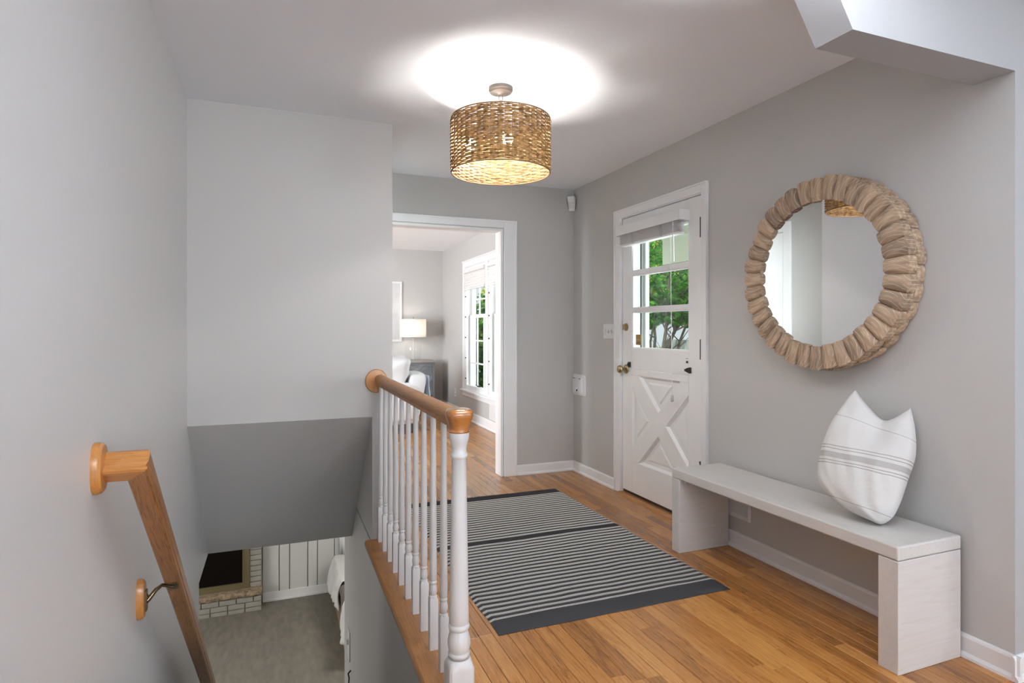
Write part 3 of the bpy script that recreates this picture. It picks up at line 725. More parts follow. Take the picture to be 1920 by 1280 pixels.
mb = MB(); mb.prism([(3.092, 0.958), (3.062, 0.950), (3.062, 0.988), (3.092, 0.980)], 'X', XF - 0.020, XF); mb.box(XF - 0.026, XF, 3.085, 3.100, 0.961, 0.977); mb.build('bolt', M['dark_metal'], dr, bevel=0.001)
mb = MB(); mb.box(XF - 0.006, XF, 3.094, 3.108, 1.012, 1.026); mb.box(XF - 0.003, XF, 3.098, 3.112, 1.040, 1.043); mb.build('bolt_keeper', M['dark_metal'], dr)
mb = MB(); mb.box(XF - 0.012, XF, 2.962, 2.975, 0.405, 0.418); mb.box(XF - 0.012, XF - 0.006, 2.966, 2.971, 0.386, 0.406); mb.build('hook', M['black'], dr)
# casing, jamb, threshold
dt = struct_empty('trim_entry', (XR, 3.42, 0), 'white casing and threshold of the entry door')
for a, b in ((3.868, 3.950), (2.896, 2.950)):
    mb = MB(); mb.box(XR - 0.016, XR, a, b, 0, 2.120)
    e = (b - 0.014, b) if a > 3 else (a, a + 0.014)
    mb.box(XR - 0.022, XR - 0.016, *e, 0, 2.120); mb.build('side_casing', M['white'], dt, bevel=0.002)
mb = MB(); mb.box(XR - 0.016, XR, 2.950, 3.868, 2.058, 2.120); mb.box(XR - 0.022, XR - 0.016, 2.91, 3.936, 2.106, 2.120); mb.build('head_casing', M['white'], dt, bevel=0.002)
mb = MB(); mb.box(XR - 0.004, T + 0.001, 3.864, 3.892, 0, 2.077); mb.box(XR - 0.004, T + 0.001, 2.926, 2.954, 0, 2.077); mb.box(XR - 0.004, T + 0.001, 2.954, 3.864, 2.052, 2.077); mb.build('jamb', M['white'], dt)
mb = MB(); mb.prism([(XR - 0.035, 0.0), (XR - 0.015, 0.014), (T + 0.02, 0.016), (T + 0.02, -0.028), (XR, -0.028)], 'Y', 2.94, 3.88); mb.build('threshold', M['nosing'], dt)
mb = MB(); mb.box(XF + 0.006, XF + 0.034, D0, D1, 0.014, 0.036); mb.build('gap_shade_strip', M['dark_metal'], dt)  # dark strip standing in for the shadowed gap under the door
# storm door outside
sd = struct_empty('door_2', (T + 0.05, 3.4, 0), 'aluminium storm door seen through the entry door glass')
X1 = T + 0.02
mb = MB(); mb.box(X1, X1 + 0.03, 3.816, 3.99, 0.0, 2.05); mb.build('stile', M['storm_dark'], sd)
mb = MB(); mb.box(X1 - 0.006, X1 + 0.010, 3.802, 3.816, 0.0, 2.05); mb.build('edge_strip', M['siding'], sd)
mb = MB(); mb.box(X1 - 0.006, X1, 3.850, 3.858, 0.0, 2.05); mb.box(X1 - 0.004, X1, 3.868, 3.873, 0, 2.05); mb.build('channel', M['storm_mid'], sd)
mb = MB(); mb.box(X1, X1 + 0.03, 2.955, 3.03, 0, 2.05); mb.box(X1, X1 + 0.03, 3.03, 3.802, 1.98, 2.05); mb.box(X1, X1 + 0.03, 3.03, 3.802, 0, 0.25); mb.build('frame', M['white'], sd)
mb = MB(); mb.box(X1 + 0.012, X1 + 0.015, 3.03, 3.802, 0.25, 1.98); mb.build('pane', M['glass'], sd)

# closet door on the side of the stair block, seen in the mirror
cd = struct_empty('door_3', (0.634, 4.2, 0), 'white closet door on the wall facing the mirror')
mb = MB(); mb.box(0.634, 0.650, 3.84, 3.925, 0, 2.14); mb.build('side_casing', M['white'], cd, bevel=0.003)
mb = MB(); mb.box(0.634, 0.650, 3.925, 4.63, 2.06, 2.14); mb.build('head_casing', M['white'], cd, bevel=0.003)
mb = MB(); mb.box(0.636, 0.644, 3.932, 4.625, 0.01, 2.052); mb.build('door_slab', M['white'], cd, bevel=0.002)
mb = MB(); mb.lathe([(0.025, 0.0), (0.012, 0.01), (0.012, 0.03), (0.026, 0.04), (0.026, 0.055), (0.004, 0.062)], (0.644, 3.99, 0.95), 16, 'X'); mb.build('door_knob', M['brass'], cd, smooth=40)

# ------------------------------------------------------------------ living room windows
wy0, wy1, wz0, wz1 = 6.0, 7.90, 0.40, 2.08
wd = struct_empty('window_1', (XR, 6.95, 0.4), 'pair of white divided windows beside the living room lamp')
mb = MB(); mb.box(XR - 0.016, XR, wy1 - 0.015, wy1 + 0.055, wz0, wz1 + 0.06); mb.build('side_casing', M['white'], wd, bevel=0.002)
mb = MB(); mb.box(XR - 0.016, XR, wy0 - 0.055, wy0 + 0.015, wz0, wz1 + 0.06); mb.build('side_casing', M['white'], wd, bevel=0.002)
mb = MB(); mb.box(XR - 0.018, XR, wy0 + 0.015, wy1 - 0.015, wz1 - 0.015, wz1 + 0.06); mb.box(XR - 0.028, XR, wy0 - 0.06, wy1 + 0.06, wz1 + 0.06, wz1 + 0.075); mb.build('head_casing', M['white'], wd, bevel=0.002)
mb = MB(); mb.box(XR - 0.05, XR + 0.02, wy0 - 0.075, wy1 + 0.075, wz0 - 0.022, wz0); mb.build('sill', M['white'], wd, bevel=0.004)
mb = MB(); mb.box(XR - 0.018, XR, wy0 - 0.05, wy1 + 0.05, wz0 - 0.085, wz0 - 0.022); mb.build('apron', M['white'], wd, bevel=0.003)
mb = MB(); mb.box(XR - 0.012, XR + 0.15, 6.905, 6.995, wz0, wz1); mb.build('mullion', M['white'], wd, bevel=0.002)
mb = MB()
for bx in ((wy0, wy0 + 0.02, wz0, wz1), (wy1 - 0.02, wy1, wz0, wz1), (wy0 + 0.02, wy1 - 0.02, wz1 - 0.02, wz1), (wy0 + 0.02, wy1 - 0.02, wz0, wz0 + 0.02)): mb.box(XR - 0.002, XR + 0.158, *bx)
mb.build('jamb', M['white'], wd)
for (a, b) in ((6.02, 6.905), (6.995, 7.88)):
    # interior storm frame
    mb = MB(); s_ = 0.045
    for bx in ((a, a + s_, wz0 + 0.02, wz1 - 0.02), (b - s_, b, wz0 + 0.02, wz1 - 0.02), (a + s_, b - s_, wz1 - 0.06, wz1 - 0.02), (a + s_, b - s_, wz0 + 0.02, wz0 + 0.065)): mb.box(XR + 0.008, XR + 0.030, *bx)
    fr = mb.build('storm_frame', M['white'], wd)
    mb = MB()
    for k in range(6):
        z = wz0 + 0.15 + k * 0.28
        for yy in (a + 0.012, b - 0.012): mb.lathe([(0.008, 0), (0.008, -0.012), (0.003, -0.014)], (XR + 0.008, yy, z), 8, 'X')
    mb.build('turn_button', M['dark_metal'], fr, kind='stuff')
    mid = 1.385
    for (za, zb, xx, nm) in ((mid, wz1 - 0.02, 0.095, 'upper_sash'), (wz0 + 0.02, mid + 0.03, 0.065, 'lower_sash')):
        t_ = 0.04
        mb = MB()
        for bx in ((a, a + t_, za, zb), (b - t_, b, za, zb), (a + t_, b - t_, za, za + t_), (a + t_, b - t_, zb - t_, zb)): mb.box(XR + xx, XR + xx + 0.03, *bx)
        sash = mb.build(nm, M['white'], wd)
        ny, nz = 3, 3
        ws, hs = (b - a - 2 * t_) / ny, (zb - za - 2 * t_) / nz
        mb = MB()
        for k in range(1, ny): mb.box(XR + xx + 0.006, XR + xx + 0.024, a + t_ + ws * k - 0.009, a + t_ + ws * k + 0.009, za + t_, zb - t_)
        for k in range(1, nz): mb.box(XR + xx + 0.004, XR + xx + 0.026, a + t_, b - t_, za + t_ + hs * k - 0.009, za + t_ + hs * k + 0.009)
        mb.build('muntin', M['white'], sash)
        for iy in range(ny):
            for iz in range(nz):
                mb = MB(); mb.box(XR + xx + 0.013, XR + xx + 0.017, a + t_ + ws * iy + 0.009, a + t_ + ws * (iy + 1) - 0.009, za + t_ + hs * iz + 0.009, za + t_ + hs * (iz + 1) - 0.009); mb.build('pane', M['glass'], sash)
        if nm == 'lower_sash':
            mb = MB(); mb.box(XR + 0.040, XR + 0.066, (a + b) / 2 - 0.03, (a + b) / 2 + 0.03, wz0 + 0.065, wz0 + 0.08); mb.tube([(XR + 0.03, (a + b) / 2 - 0.02, wz0 + 0.075), (XR + 0.02, (a + b) / 2 + 0.03, wz0 + 0.09)], 0.005); mb.build('sash_lift', M['dark_metal'], wd)
# cellular shades at the top of each window
for i, (a, b, lab) in enumerate(((6.995, 7.88, 'white pleated shade raised over the farther living room window'), (6.02, 6.905, 'white pleated shade raised over the nearer living room window'))):
    bl = thing('pleated_shade', lab, 'window shade', (XR + 0.02, (a + b) / 2, 1.77), 'living room window shades')
    mb = MB(); mb.box(XR - 0.035, XR + 0.006, a + 0.01, b - 0.01, 1.985, 2.025); mb.build('head_rail', M['plastic'], bl, bevel=0.003)
    mb = MB(); pts = []
    n_ = 14
    for k in range(n_ + 1): pts.append((XR - 0.004 - (0.018 if k % 2 else 0), 1.985 - k * 0.0155))
    back = [(XR + 0.004, z) for x, z in reversed(pts)]
    mb.prism(pts + back, 'Y', a + 0.014, b - 0.014); mb.build('pleats', M['shade_fabric'], bl, kind='stuff')
    mb = MB(); mb.box(XR - 0.028, XR + 0.004, a + 0.012, b - 0.012, 1.752, 1.769); mb.build('bottom_rail', M['plastic'], bl, bevel=0.003)

# ------------------------------------------------------------------ header details done; now the stair railing
ry0, ry1 = 1.90, YB
rl = thing('stair_railing', 'white spindle stair railing with brown oak handrail and turned newel post', 'railing', (0.552, 1.90, 0))
NX, NY = 0.560, 1.900
def sq(mb, cx, cy, h, z0, z1, c=0.004, top=0.0):
    mb.box(cx - h, cx + h, cy - h, cy + h, z0, z1)
mb = MB(); sq(mb, NX, NY, 0.042, 0.0, 0.128)
prof = [(0.038, 0.120), (0.040, 0.132), (0.0365, 0.139), (0.030, 0.148), (0.0335, 0.152), (0.0365, 0.158), (0.0355, 0.163), (0.032, 0.166), (0.0355, 0.176), (0.0380, 0.190), (0.0375, 0.205), (0.034, 0.222), (0.0285, 0.236), (0.0300, 0.239), (0.0345, 0.243), (0.0355, 0.249), (0.0340, 0.255), (0.0310, 0.258), (0.0330, 0.262),
        (0.0325, 0.30), (0.0305, 0.42), (0.0280, 0.56), (0.0252, 0.72), (0.0240, 0.800), (0.0260, 0.803), (0.0285, 0.808), (0.0288, 0.813), (0.0262, 0.818), (0.0245, 0.822), (0.0245, 0.835), (0.0280, 0.852), (0.0320, 0.866), (0.0335, 0.874), (0.0335, 0.892)]
np_ = MB()
# square block whose corners round over into the turning
hsq = 0.042
vs = []; n = 32
def sqr(a, h): return h / max(abs(math.cos(a)), abs(math.sin(a)))
layers = [(0.0, 1.0, 0), (0.118, 1.0, 0), (0.126, 1.0, 0.25), (0.133, 0.97, 0.55), (0.140, 0.93, 0.85), (0.146, 0.86, 1.0)]
for z, k, mixv in layers:
    for i in range(n):
        a = 2 * math.pi * (i + 0.5) / n * 1.0 - math.pi / n * 0
        rs = min(sqr(a, hsq), 0.0565); rc = hsq * 1.0
        r = (rs * (1 - mixv) + rc * mixv) * k
        vs.append((NX + r * math.cos(a), NY + r * math.sin(a), z))
fs = []
for i in range(len(layers) - 1):
    for k in range(n): k2 = (k + 1) % n; fs.append((i * n + k, i * n + k2, (i + 1) * n + k2, (i + 1) * n + k))
fs.append(tuple(reversed(range(n)))); fs.append(tuple(range((len(layers) - 1) * n, len(layers) * n)))
np_.add(vs, fs); np_.lathe(prof[3:], (NX, NY, 0), 32)
newel = np_.build('newel_post', M['newel_white'], rl, smooth=35)
# oak cap
cp = MB(); vs = []; fs = []
cl = [(0.888, 0.034, 1.0), (0.892, 0.036, 1.0), (0.897, 0.033, 1.0), (0.901, 0.034, 1), (0.908, 0.0345, 0.8), (0.920, 0.037, 0.6), (0.934, 0.0425, 0.45), (0.944, 0.0455, 0.4), (0.953, 0.0455, 0.4), (0.960, 0.043, 0.45), (0.9645, 0.036, 0.5), (0.967, 0.02, 0.8), (0.9675, 0.001, 1)]
for z, r0, rd in cl:
    for i in range(n):
        a = 2 * math.pi * i / n; r = r0 * rd + (1 - rd) * min(sqr(a, r0 * 0.95), r0 * 1.22)
        vs.append((NX + r * math.cos(a), NY + r * math.sin(a), z))
for i in range(len(cl) - 1):
    for k in range(n): k2 = (k + 1) % n; fs.append((i * n + k, i * n + k2, (i + 1) * n + k2, (i + 1) * n + k))
fs.append(tuple(reversed(range(n)))); fs.append(tuple(range((len(cl) - 1) * n, len(cl) * n)))
cp.add(vs, fs); cap = cp.build('newel_cap', M['railcap'], rl, smooth=45, label='reddish oak cap of the newel post')
# handrail profile
rp = [(-0.019, 0), (0.019, 0), (0.0215, 0.006), (0.0205, 0.014), (0.024, 0.020), (0.0285, 0.028), (0.0300, 0.038), (0.0275, 0.048), (0.021, 0.056), (0.011, 0.061), (0, 0.0625), (-0.011, 0.061), (-0.021, 0.056), (-0.0275, 0.048), (-0.0300, 0.038), (-0.0285, 0.028), (-0.024, 0.020), (-0.0205, 0.014), (-0.0215, 0.006)]
mb = MB(); mb.prism([(NX + x, 0.899 + z) for x, z in rp], 'Y', NY + 0.030, YB - 0.014)
mb.build('handrail', M['railoak'], rl, smooth=35, label='brown oak handrail')
mb = MB(); vs = []
for k, (r, y) in enumerate(((0.064, 0.0), (0.064, -0.010), (0.060, -0.014), (0.001, -0.0145))):
    for i in range(36):
        a = 2 * math.pi * i / 36; vs.append((0.540 + r * math.cos(a), YB + y, 0.925 + r * 1.08 * math.sin(a)))
fs = []
for j in range(3):
    for i in range(36): fs.append((j * 36 + i, j * 36 + (i + 1) % 36, (j + 1) * 36 + (i + 1) % 36, (j + 1) * 36 + i))
fs.append(tuple(range(36)))
mb.add(vs, fs); mb.build('rosette', M['oakZ'], rl, smooth=35, label='round golden oak plate on the wall')
# balusters
bprof = [(0.0150, 0.196), (0.0155, 0.203), (0.0125, 0.207), (0.0135, 0.210), (0.0158, 0.220), (0.0158, 0.229), (0.0135, 0.242), (0.0118, 0.248), (0.0138, 0.251), (0.0148, 0.255), (0.0138, 0.259), (0.0118, 0.262), (0.0136, 0.267), (0.0145, 0.30), (0.0140, 0.42), (0.0125, 0.65), (0.0108, 0.90)]
mb = MB()
hb = 0.0160
vs = [(x * hb, y * hb, 0) for x, y in ((-1, -1), (1, -1), (1, 1), (-1, 1))] + [(x * hb, y * hb, 0.192) for x, y in ((-1, -1), (1, -1), (1, 1), (-1, 1))] + [(x * hb * 0.78, y * hb * 0.78, 0.201) for x, y in ((-1, -1), (1, -1), (1, 1), (-1, 1))]
mb.add(vs, [(3, 2, 1, 0), (0, 1, 5, 4), (1, 2, 6, 5), (2, 3, 7, 6), (3, 0, 4, 7), (4, 5, 9, 8), (5, 6, 10, 9), (6, 7, 11, 10), (7, 4, 8, 11), (8, 9, 10, 11)])
mb.lathe(bprof, n=14)
bal_me = mb.mesh('baluster', (0, 0, 0), smooth=35); bal_me.materials.append(M['newel_white'])
for k in range(10):
    o = bpy.data.objects.new('baluster', bal_me); col.objects.link(o); o.parent = rl
    o.location = Vector((0.559, 2.092 + k * 0.1555, 0)) - rl.location

# ------------------------------------------------------------------ wall handrail on the left
hr = thing('stair_handrail', 'golden oak handrail sloping down the left wall on a brass bracket', 'handrail', (XL, 1.88, 0.85))
d2 = Vector((0, 0.7477, -0.664)).normalized(); up = Vector((0, 0.664, 0.7477)).normalized()
K = Vector((-0.343, 1.850, 0.868))        # corner, rail axis
# profile: a across (outer side positive), b along 'up'
hp = [(-0.020, -0.034), (0.017, -0.034), (0.022, -0.030), (0.022, -0.022), (0.018, -0.018), (0.018, -0.014), (0.0225, -0.008), (0.024, 0.010), (0.022, 0.024), (0.014, 0.034), (0.0, 0.037), (-0.014, 0.034), (-0.022, 0.024), (-0.024, 0.010), (-0.0225, -0.008), (-0.018, -0.014), (-0.018, -0.018), (-0.024, -0.024), (-0.024, -0.030)]
hp = [(a * 1.12, b * 1.02) for a, b in hp]
side_rail = Vector((1, 0, 0)); side_ret = -d2
mit = (side_rail + side_ret)          # mitre direction, unnormalised works for a 90 degree corner
P_end = K + d2 * 3.35
mb = MB(); mb.sweep_profile(hp, [K, P_end], [mit, side_rail], [up, up]); rail = mb.build('rail', M['railoak'], hr, smooth=30)
rail.data.materials.clear(); rail.data.materials.append(M['oakY'])
Rm = Matrix((Vector((1, 0, 0)), d2, up)).transposed().to_4x4(); rail.data.transform(Rm.inverted()); rail.rotation_euler = Rm.to_euler()
mb = MB(); W0 = Vector((XL + 0.018, K.y, K.z)); mb.sweep_profile(hp, [W0, K], [side_ret, mit], [up, up]); mb.build('return_piece', M['oakX'], hr, smooth=30)
def oval_plate(cy, cz, ry, rz, th, parent):
    mb = MB(); vs = []; fs = []
    pr = ((1.0, 0.0), (1.0, th * 0.45), (0.97, th * 0.6), (0.97, th * 0.75), (0.88, th), (0.01, th))
    for k, x in pr:
        for i in range(32):
            a = 2 * math.pi * i / 32
            ex = 0.8
            yy = ry * k * math.copysign(abs(math.cos(a)) ** ex, math.cos(a)); zz = rz * k * math.copysign(abs(math.sin(a)) ** ex, math.sin(a))
            vs.append((XL + x, cy + yy, cz + zz))
    for j in range(len(pr) - 1):
        for i in range(32): fs.append((j * 32 + i, j * 32 + (i + 1) % 32, (j + 1) * 32 + (i + 1) % 32, (j + 1) * 32 + i))
    fs.append(tuple(range(32)))
    mb.add(vs, fs); return mb.build('rosette', M['oakZ'], parent, smooth=35)
oval_plate(1.832, 0.868, 0.043, 0.067, 0.022, hr)
oval_plate(2.345, 0.312, 0.030, 0.068, 0.022, hr)
br = MB(); br.lathe([(0.012, 0.0), (0.012, 0.006), (0.007, 0.010)], (XL + 0.022, 2.347, 0.315), 12, 'X')
br.box(XL + 0.022, XL + 0.028, 2.335, 2.359, 0.272, 0.340)
ptarg = K + d2 * ((2.440 - K.y) / d2.y) - up * 0.036
br.tube([(XL + 0.026, 2.347, 0.302), (XL + 0.032, 2.352, 0.306), (XL + 0.050, 2.367, 0.328), (XL + 0.064, 2.400, 0.330), (ptarg.x, ptarg.y, ptarg.z - 0.006)], lambda t: 0.0085 - 0.003 * t, 10)
br.sweep_profile([(-0.014, -0.004), (0.014, -0.004), (0.014, 0.004), (-0.014, 0.004)], [ptarg - d2 * 0.026, ptarg + d2 * 0.026], [side_rail] * 2, [up] * 2)
br.build('bracket', M['bronze'], hr, smooth=40)

# ------------------------------------------------------------------ pendant
PX, PY = 1.046, 2.81
pd = thing('pendant_light', 'round woven straw drum pendant hanging from the foyer ceiling', 'ceiling light', (PX, PY, 2.44))
mb = MB(); mb.lathe([(0.061, 2.44), (0.061, 2.424), (0.057, 2.420), (0.054, 2.414), (0.02, 2.411), (0.012, 2.406), (0.004, 2.404)], (PX, PY, 0), 36); mb.build('canopy', M['nickel'], pd, smooth=35)
mb = MB()
ring = [(PX + 0.011 * math.cos(a), PY, 2.388 + 0.017 * math.sin(a)) for a in [2 * math.pi * i / 16 for i in range(16)]]; mb.tube(ring, 0.0028, 6, True)
ring = [(PX, PY + 0.010 * math.cos(a), 2.362 + 0.017 * math.sin(a)) for a in [2 * math.pi * i / 16 for i in range(16)]]; mb.tube(ring, 0.0028, 6, True)
mb.build('chain', M['nickel'], pd, smooth='all')
mb = MB(); mb.lathe([(0.005, 2.346), (0.005, 2.19)], (PX, PY, 0), 10); mb.lathe([(0.028, 2.215), (0.03, 2.20), (0.028, 2.185)], (PX, PY, 0), 20); mb.build('stem', M['nickel'], pd, smooth=40)
SRD, ZT, ZB = 0.247, 2.277, 2.012
mb = MB()
for k in range(3):
    a = R(30 + 120 * k); mb.tube([(PX, PY, 2.268), (PX + SRD * math.cos(a), PY + SRD * math.sin(a), 2.272)], 0.003, 6)
mb.build('spider', M['nickel'], pd)
NW = 46; rows = 30; pitch = (ZT - ZB - 0.010) / rows
mb = MB(); seg = NW * 4
for r_ in range(rows):
    z = ZB + 0.005 + pitch * (r_ + 0.5); vs = []; fs = []; n = 6; ph = (r_ % 2) * math.pi
    jit = random.uniform(0, 6)
    for i in range(seg):
        th = 2 * math.pi * i / seg
        rr = SRD + 0.0042 * math.cos(NW / 2 * th * 1.0 + ph)
        tk = 0.0047 * (1 + 0.36 * math.cos(NW * th * 1.0 + 0.7)) * (1 + 0.16 * math.sin(7 * th + jit))
        zz = z + 0.0009 * math.sin(5 * th + jit) + 0.0007 * math.sin(NW * th)
        for k in range(n):
            a = 2 * math.pi * k / n; q = rr + 0.0026 * math.cos(a)
            vs.append((PX + q * math.cos(th), PY + q * math.sin(th), zz + tk * math.sin(a)))
    for i in range(seg):
        for k in range(n): k2 = (k + 1) % n; j = (i + 1) % seg; fs.append((i * n + k, i * n + k2, j * n + k2, j * n + k))
    mb.add(vs, fs)
shade = mb.build('shade', M['wicker'], pd, smooth='all')
mb = MB()
for k in range(NW):
    th = 2 * math.pi * (k + 0.5) / NW; c_, s_ = math.cos(th), math.sin(th)
    mb.tube([(PX + SRD * c_, PY + SRD * s_, ZB), (PX + SRD * c_, PY + SRD * s_, ZT)], 0.0016, 4)
mb.build('stakes', M['wicker_dark'], shade, kind='stuff')
for z in (ZB, ZT):
    mb = MB(); mb.tube([(PX + SRD * math.cos(2 * math.pi * i / 60), PY + SRD * math.sin(2 * math.pi * i / 60), z) for i in range(60)], 0.0036, 6, True)
    mb.build('rim', M['rim'], shade, smooth='all')
for k, (ol_, od_) in enumerate(((-0.155, 0.055), (0.035, -0.035))):
    # arms and bulbs
    bx, by = PX + ol_ * math.cos(THETA) + od_ * math.sin(THETA), PY - ol_ * math.sin(THETA) + od_ * math.cos(THETA)
    mb = MB(); mb.tube([(PX, PY, 2.20), (bx, by, 2.215)], 0.005, 6); mb.lathe([(0.014, 2.235), (0.014, 2.200)], (bx, by, 0), 12)
    arm = mb.build('lamp_holder', M['nickel'], pd, smooth=40)
    mb = MB(); mb.ico((bx, by, 2.172), 0.027, 8, 1, 1, 1.15); mb.build('bulb', M['bulb'], arm, smooth='all')

# ------------------------------------------------------------------ mirror
MY, MZ = 2.050, 1.485
mr = thing('round_mirror', 'round wall mirror in a thick carved frame of scalloped wood blocks', 'mirror', (XR, MY, MZ))
mb = MB(); mb.lathe([(0.405, 0.0), (0.405, -0.040), (0.345, -0.044), (0.345, -0.0)], (XR, MY, MZ), 72, 'X', cap=False); mb.build('backing_ring', M['carved'], mr, smooth=30)
mb = MB(); mb.lathe([(0.345, 0), (0.345, -0.084)], (XR - 0.002, MY, MZ), 72, 'X'); gl = mb.build('mirror_glass', M['mirror'], mr, smooth=30)
gl.rotation_euler = (0, 0, R(-0.45))
def block_mesh(ri, ro, half, z0, z1, dome, name):
    mb = MB(); nr, nt_ = 4, 6; vs = []; fs = []
    for i in range(nr + 1):
        u = i / nr
        for j in range(nt_ + 1):
            t = -1 + 2 * j / nt_
            rin = ri - 0.002 * (1 - t * t) + 0.001; rout = ro + 0.009 * math.sqrt(max(0, 1 - t * t)) - 0.005
            r = rin + (rout - rin) * u; a = half * t * 0.985
            edge = 1 - 0.35 * (max(0, abs(2 * u - 1) - 0.6) / 0.4) ** 2
            vs.append((r * math.cos(a), r * math.sin(a), z0 + (z1 - z0) * (1 - dome * (1 - math.sqrt(max(0, 1 - (abs(t)) ** 4.0)))) * (0.82 + 0.18 * edge)))
    top = len(vs)
    for v in list(vs): vs.append((v[0], v[1], z0))
    w_ = nt_ + 1
    for i in range(nr):
        for j in range(nt_): fs.append((i * w_ + j, i * w_ + j + 1, (i + 1) * w_ + j + 1, (i + 1) * w_ + j))
    def edge(a, b): fs.append((a, b, b + top, a + top))
    for j in range(nt_): edge(j, j + 1); edge(nr * w_ + j + 1, nr * w_ + j)
    for i in range(nr): edge((i + 1) * w_, i * w_); edge(i * w_ + nt_, (i + 1) * w_ + nt_)
    mb.add(vs, fs)
    me = mb.mesh(name, smooth=50); me.materials.append(M['carved']); return me
NB = 36; half = math.pi / NB
b1 = block_mesh(0.335, 0.440, half, 0.052, 0.104, 0.24, 'front_block')
b2 = block_mesh(0.385, 0.441, half, 0.004, 0.052, 0.14, 'rear_block')
for me, off in ((b1, 0.0), (b2, 0.5)):
    for k in range(NB):
        a = 2 * math.pi * (k + off) / NB
        o = bpy.data.objects.new(me.name, me); col.objects.link(o); o.parent = mr
        r_ = Vector((0, math.cos(a), math.sin(a))); z_ = Vector((-1, 0, 0)); y_ = z_.cross(r_)
        m3 = Matrix((r_, y_, z_)).transposed()
        sc_ = 1 + random.uniform(-0.012, 0.012)
        o.matrix_local = m3.to_4x4() @ Matrix.Diagonal((sc_, 1, 1 + random.uniform(-0.03, 0.03), 1))

# ------------------------------------------------------------------ bench
bh = thing('bench', 'long whitewashed wood waterfall bench under the round mirror', 'bench', (2.21, 2.10, 0))
BX0, BX1, BY0, BY1 = 2.045, 2.386, 1.462, 2.765
mb = MB(); mb.box(BX0, BX1, BY0, BY1, 0.405, 0.456); mb.build('seat', M['bench'], bh, bevel=0.006)
mb = MB(); mb.box(BX0 + 0.001, BX1 - 0.001, BY0 + 0.001, BY0 + 0.078, 0.0, 0.4035); mb.build('leg', M['bench_leg'], bh, bevel=0.003)
mb = MB(); mb.box(BX0 + 0.001, BX1 - 0.001, BY1 - 0.065, BY1 - 0.001, 0.0, 0.4035); mb.build('leg', M['bench_leg'], bh, bevel=0.003)
mb = MB(); mb.box(BX0 + 0.03, BX1 - 0.03, BY1 - 0.092, BY1 - 0.066, 0.378, 0.4035); mb.build('cleat', M['bench_leg'], bh, bevel=0.002)

# ------------------------------------------------------------------ pillow
yaw, lean = R(25), R(20)
hN = Vector((-math.cos(yaw), -math.sin(yaw), 0)); PN = hN * math.cos(lean) + Vector((0, 0, 1)) * math.sin(lean)
PU = Vector((0, 0, 1)).cross(hN).normalized(); PV = PN.cross(PU).normalized()
P0 = Vector((2.199, 1.649, 0.462))
def cat(pts, t):
    """Catmull-Rom through points, t in 0..1 by index"""
    n = len(pts) - 1; x = t * n; i = min(int(x), n - 1); f = x - i
    p0 = Vector(pts[max(i - 1, 0)]); p1 = Vector(pts[i]); p2 = Vector(pts[i + 1]); p3 = Vector(pts[min(i + 2, n)])
    return 0.5 * ((2 * p1) + (-p0 + p2) * f + (2 * p0 - 5 * p1 + 4 * p2 - p3) * f * f + (-p0 + 3 * p1 - 3 * p2 + p3) * f ** 3)
bot = [(-0.226, 0.110), (-0.180, 0.066), (-0.111, 0.028), (-0.040, 0.006), (0.006, -0.002), (0.041, 0.030)]
top = [(-0.127, 0.535), (-0.085, 0.478), (-0.021, 0.415), (0.025, 0.425), (0.076, 0.474)]
lef = [(-0.226, 0.110), (-0.238, 0.165), (-0.231, 0.267), (-0.212, 0.362), (-0.170, 0.455), (-0.127, 0.535)]
rig = [(0.041, 0.030), (0.062, 0.090), (0.084, 0.190), (0.104, 0.290), (0.096, 0.390), (0.076, 0.474)]
NG = 40
def coons(a, b):
    Cb, Ct, Cl, Cr = cat(bot, a), cat(top, a), cat(lef, b), cat(rig, b)
    p00, p10, p01, p11 = Vector(bot[0]), Vector(bot[-1]), Vector(top[0]), Vector(top[-1])
    return (1 - b) * Cb + b * Ct + (1 - a) * Cl + a * Cr - ((1 - a) * (1 - b) * p00 + a * (1 - b) * p10 + (1 - a) * b * p01 + a * b * p11)
me = bpy.data.meshes.new('throw_pillow'); vs = []; uvs = []; fs = []
for side in (1, -1):
    for i in range(NG + 1):
        for j in range(NG + 1):
            a, b = i / NG, j / NG; q = coons(a, b)
            e = (16 * a * (1 - a) * b * (1 - b)) ** 0.42
            puff = 0.088 * e
            if b > 0.55: puff *= 1 - 0.55 * ((b - 0.55) / 0.45) * math.exp(-((a - 0.5) / 0.22) ** 2)   # chopped centre between the ears
            wr = 0.006 * e * noise.noise(Vector((a * 4, b * 3.2, side * 3.0))) + 0.006 * e * noise.noise(Vector((a * 9 + b * 4, b * 6, 7.0 * side)))
            if b < 0.3: wr += 0.006 * e * math.sin(18 * a + 30 * b) * (0.3 - b) / 0.3
            h = puff + wr * 1.2
            vs.append(tuple(PU * q[0] + PV * q[1] + PN * (side * h)))
            uvs.append((q[0], q[1]))
m_ = (NG + 1) ** 2
for s_ in (0, 1):
    for i in range(NG):
        for j in range(NG):
            f = [s_ * m_ + i * (NG + 1) + j, s_ * m_ + (i + 1) * (NG + 1) + j, s_ * m_ + (i + 1) * (NG + 1) + j + 1, s_ * m_ + i * (NG + 1) + j + 1]
            fs.append(tuple(f if s_ == 0 else reversed(f)))
me.from_pydata(vs, [], fs); ul = me.uv_layers.new(name='cloth')
for p in me.polygons:
    for li in p.loop_indices: ul.data[li].uv = uvs[me.loops[li].vertex_index]
bm = bmesh.new(); bm.from_mesh(me); bmesh.ops.remove_doubles(bm, verts=bm.verts, dist=0.0045); bmesh.ops.recalc_face_normals(bm, faces=bm.faces); bm.to_mesh(me); bm.free()
for p in me.polygons: p.use_smooth = True
me.materials.append(M['pillow'])
pil = bpy.data.objects.new('throw_pillow', me); col.objects.link(pil)
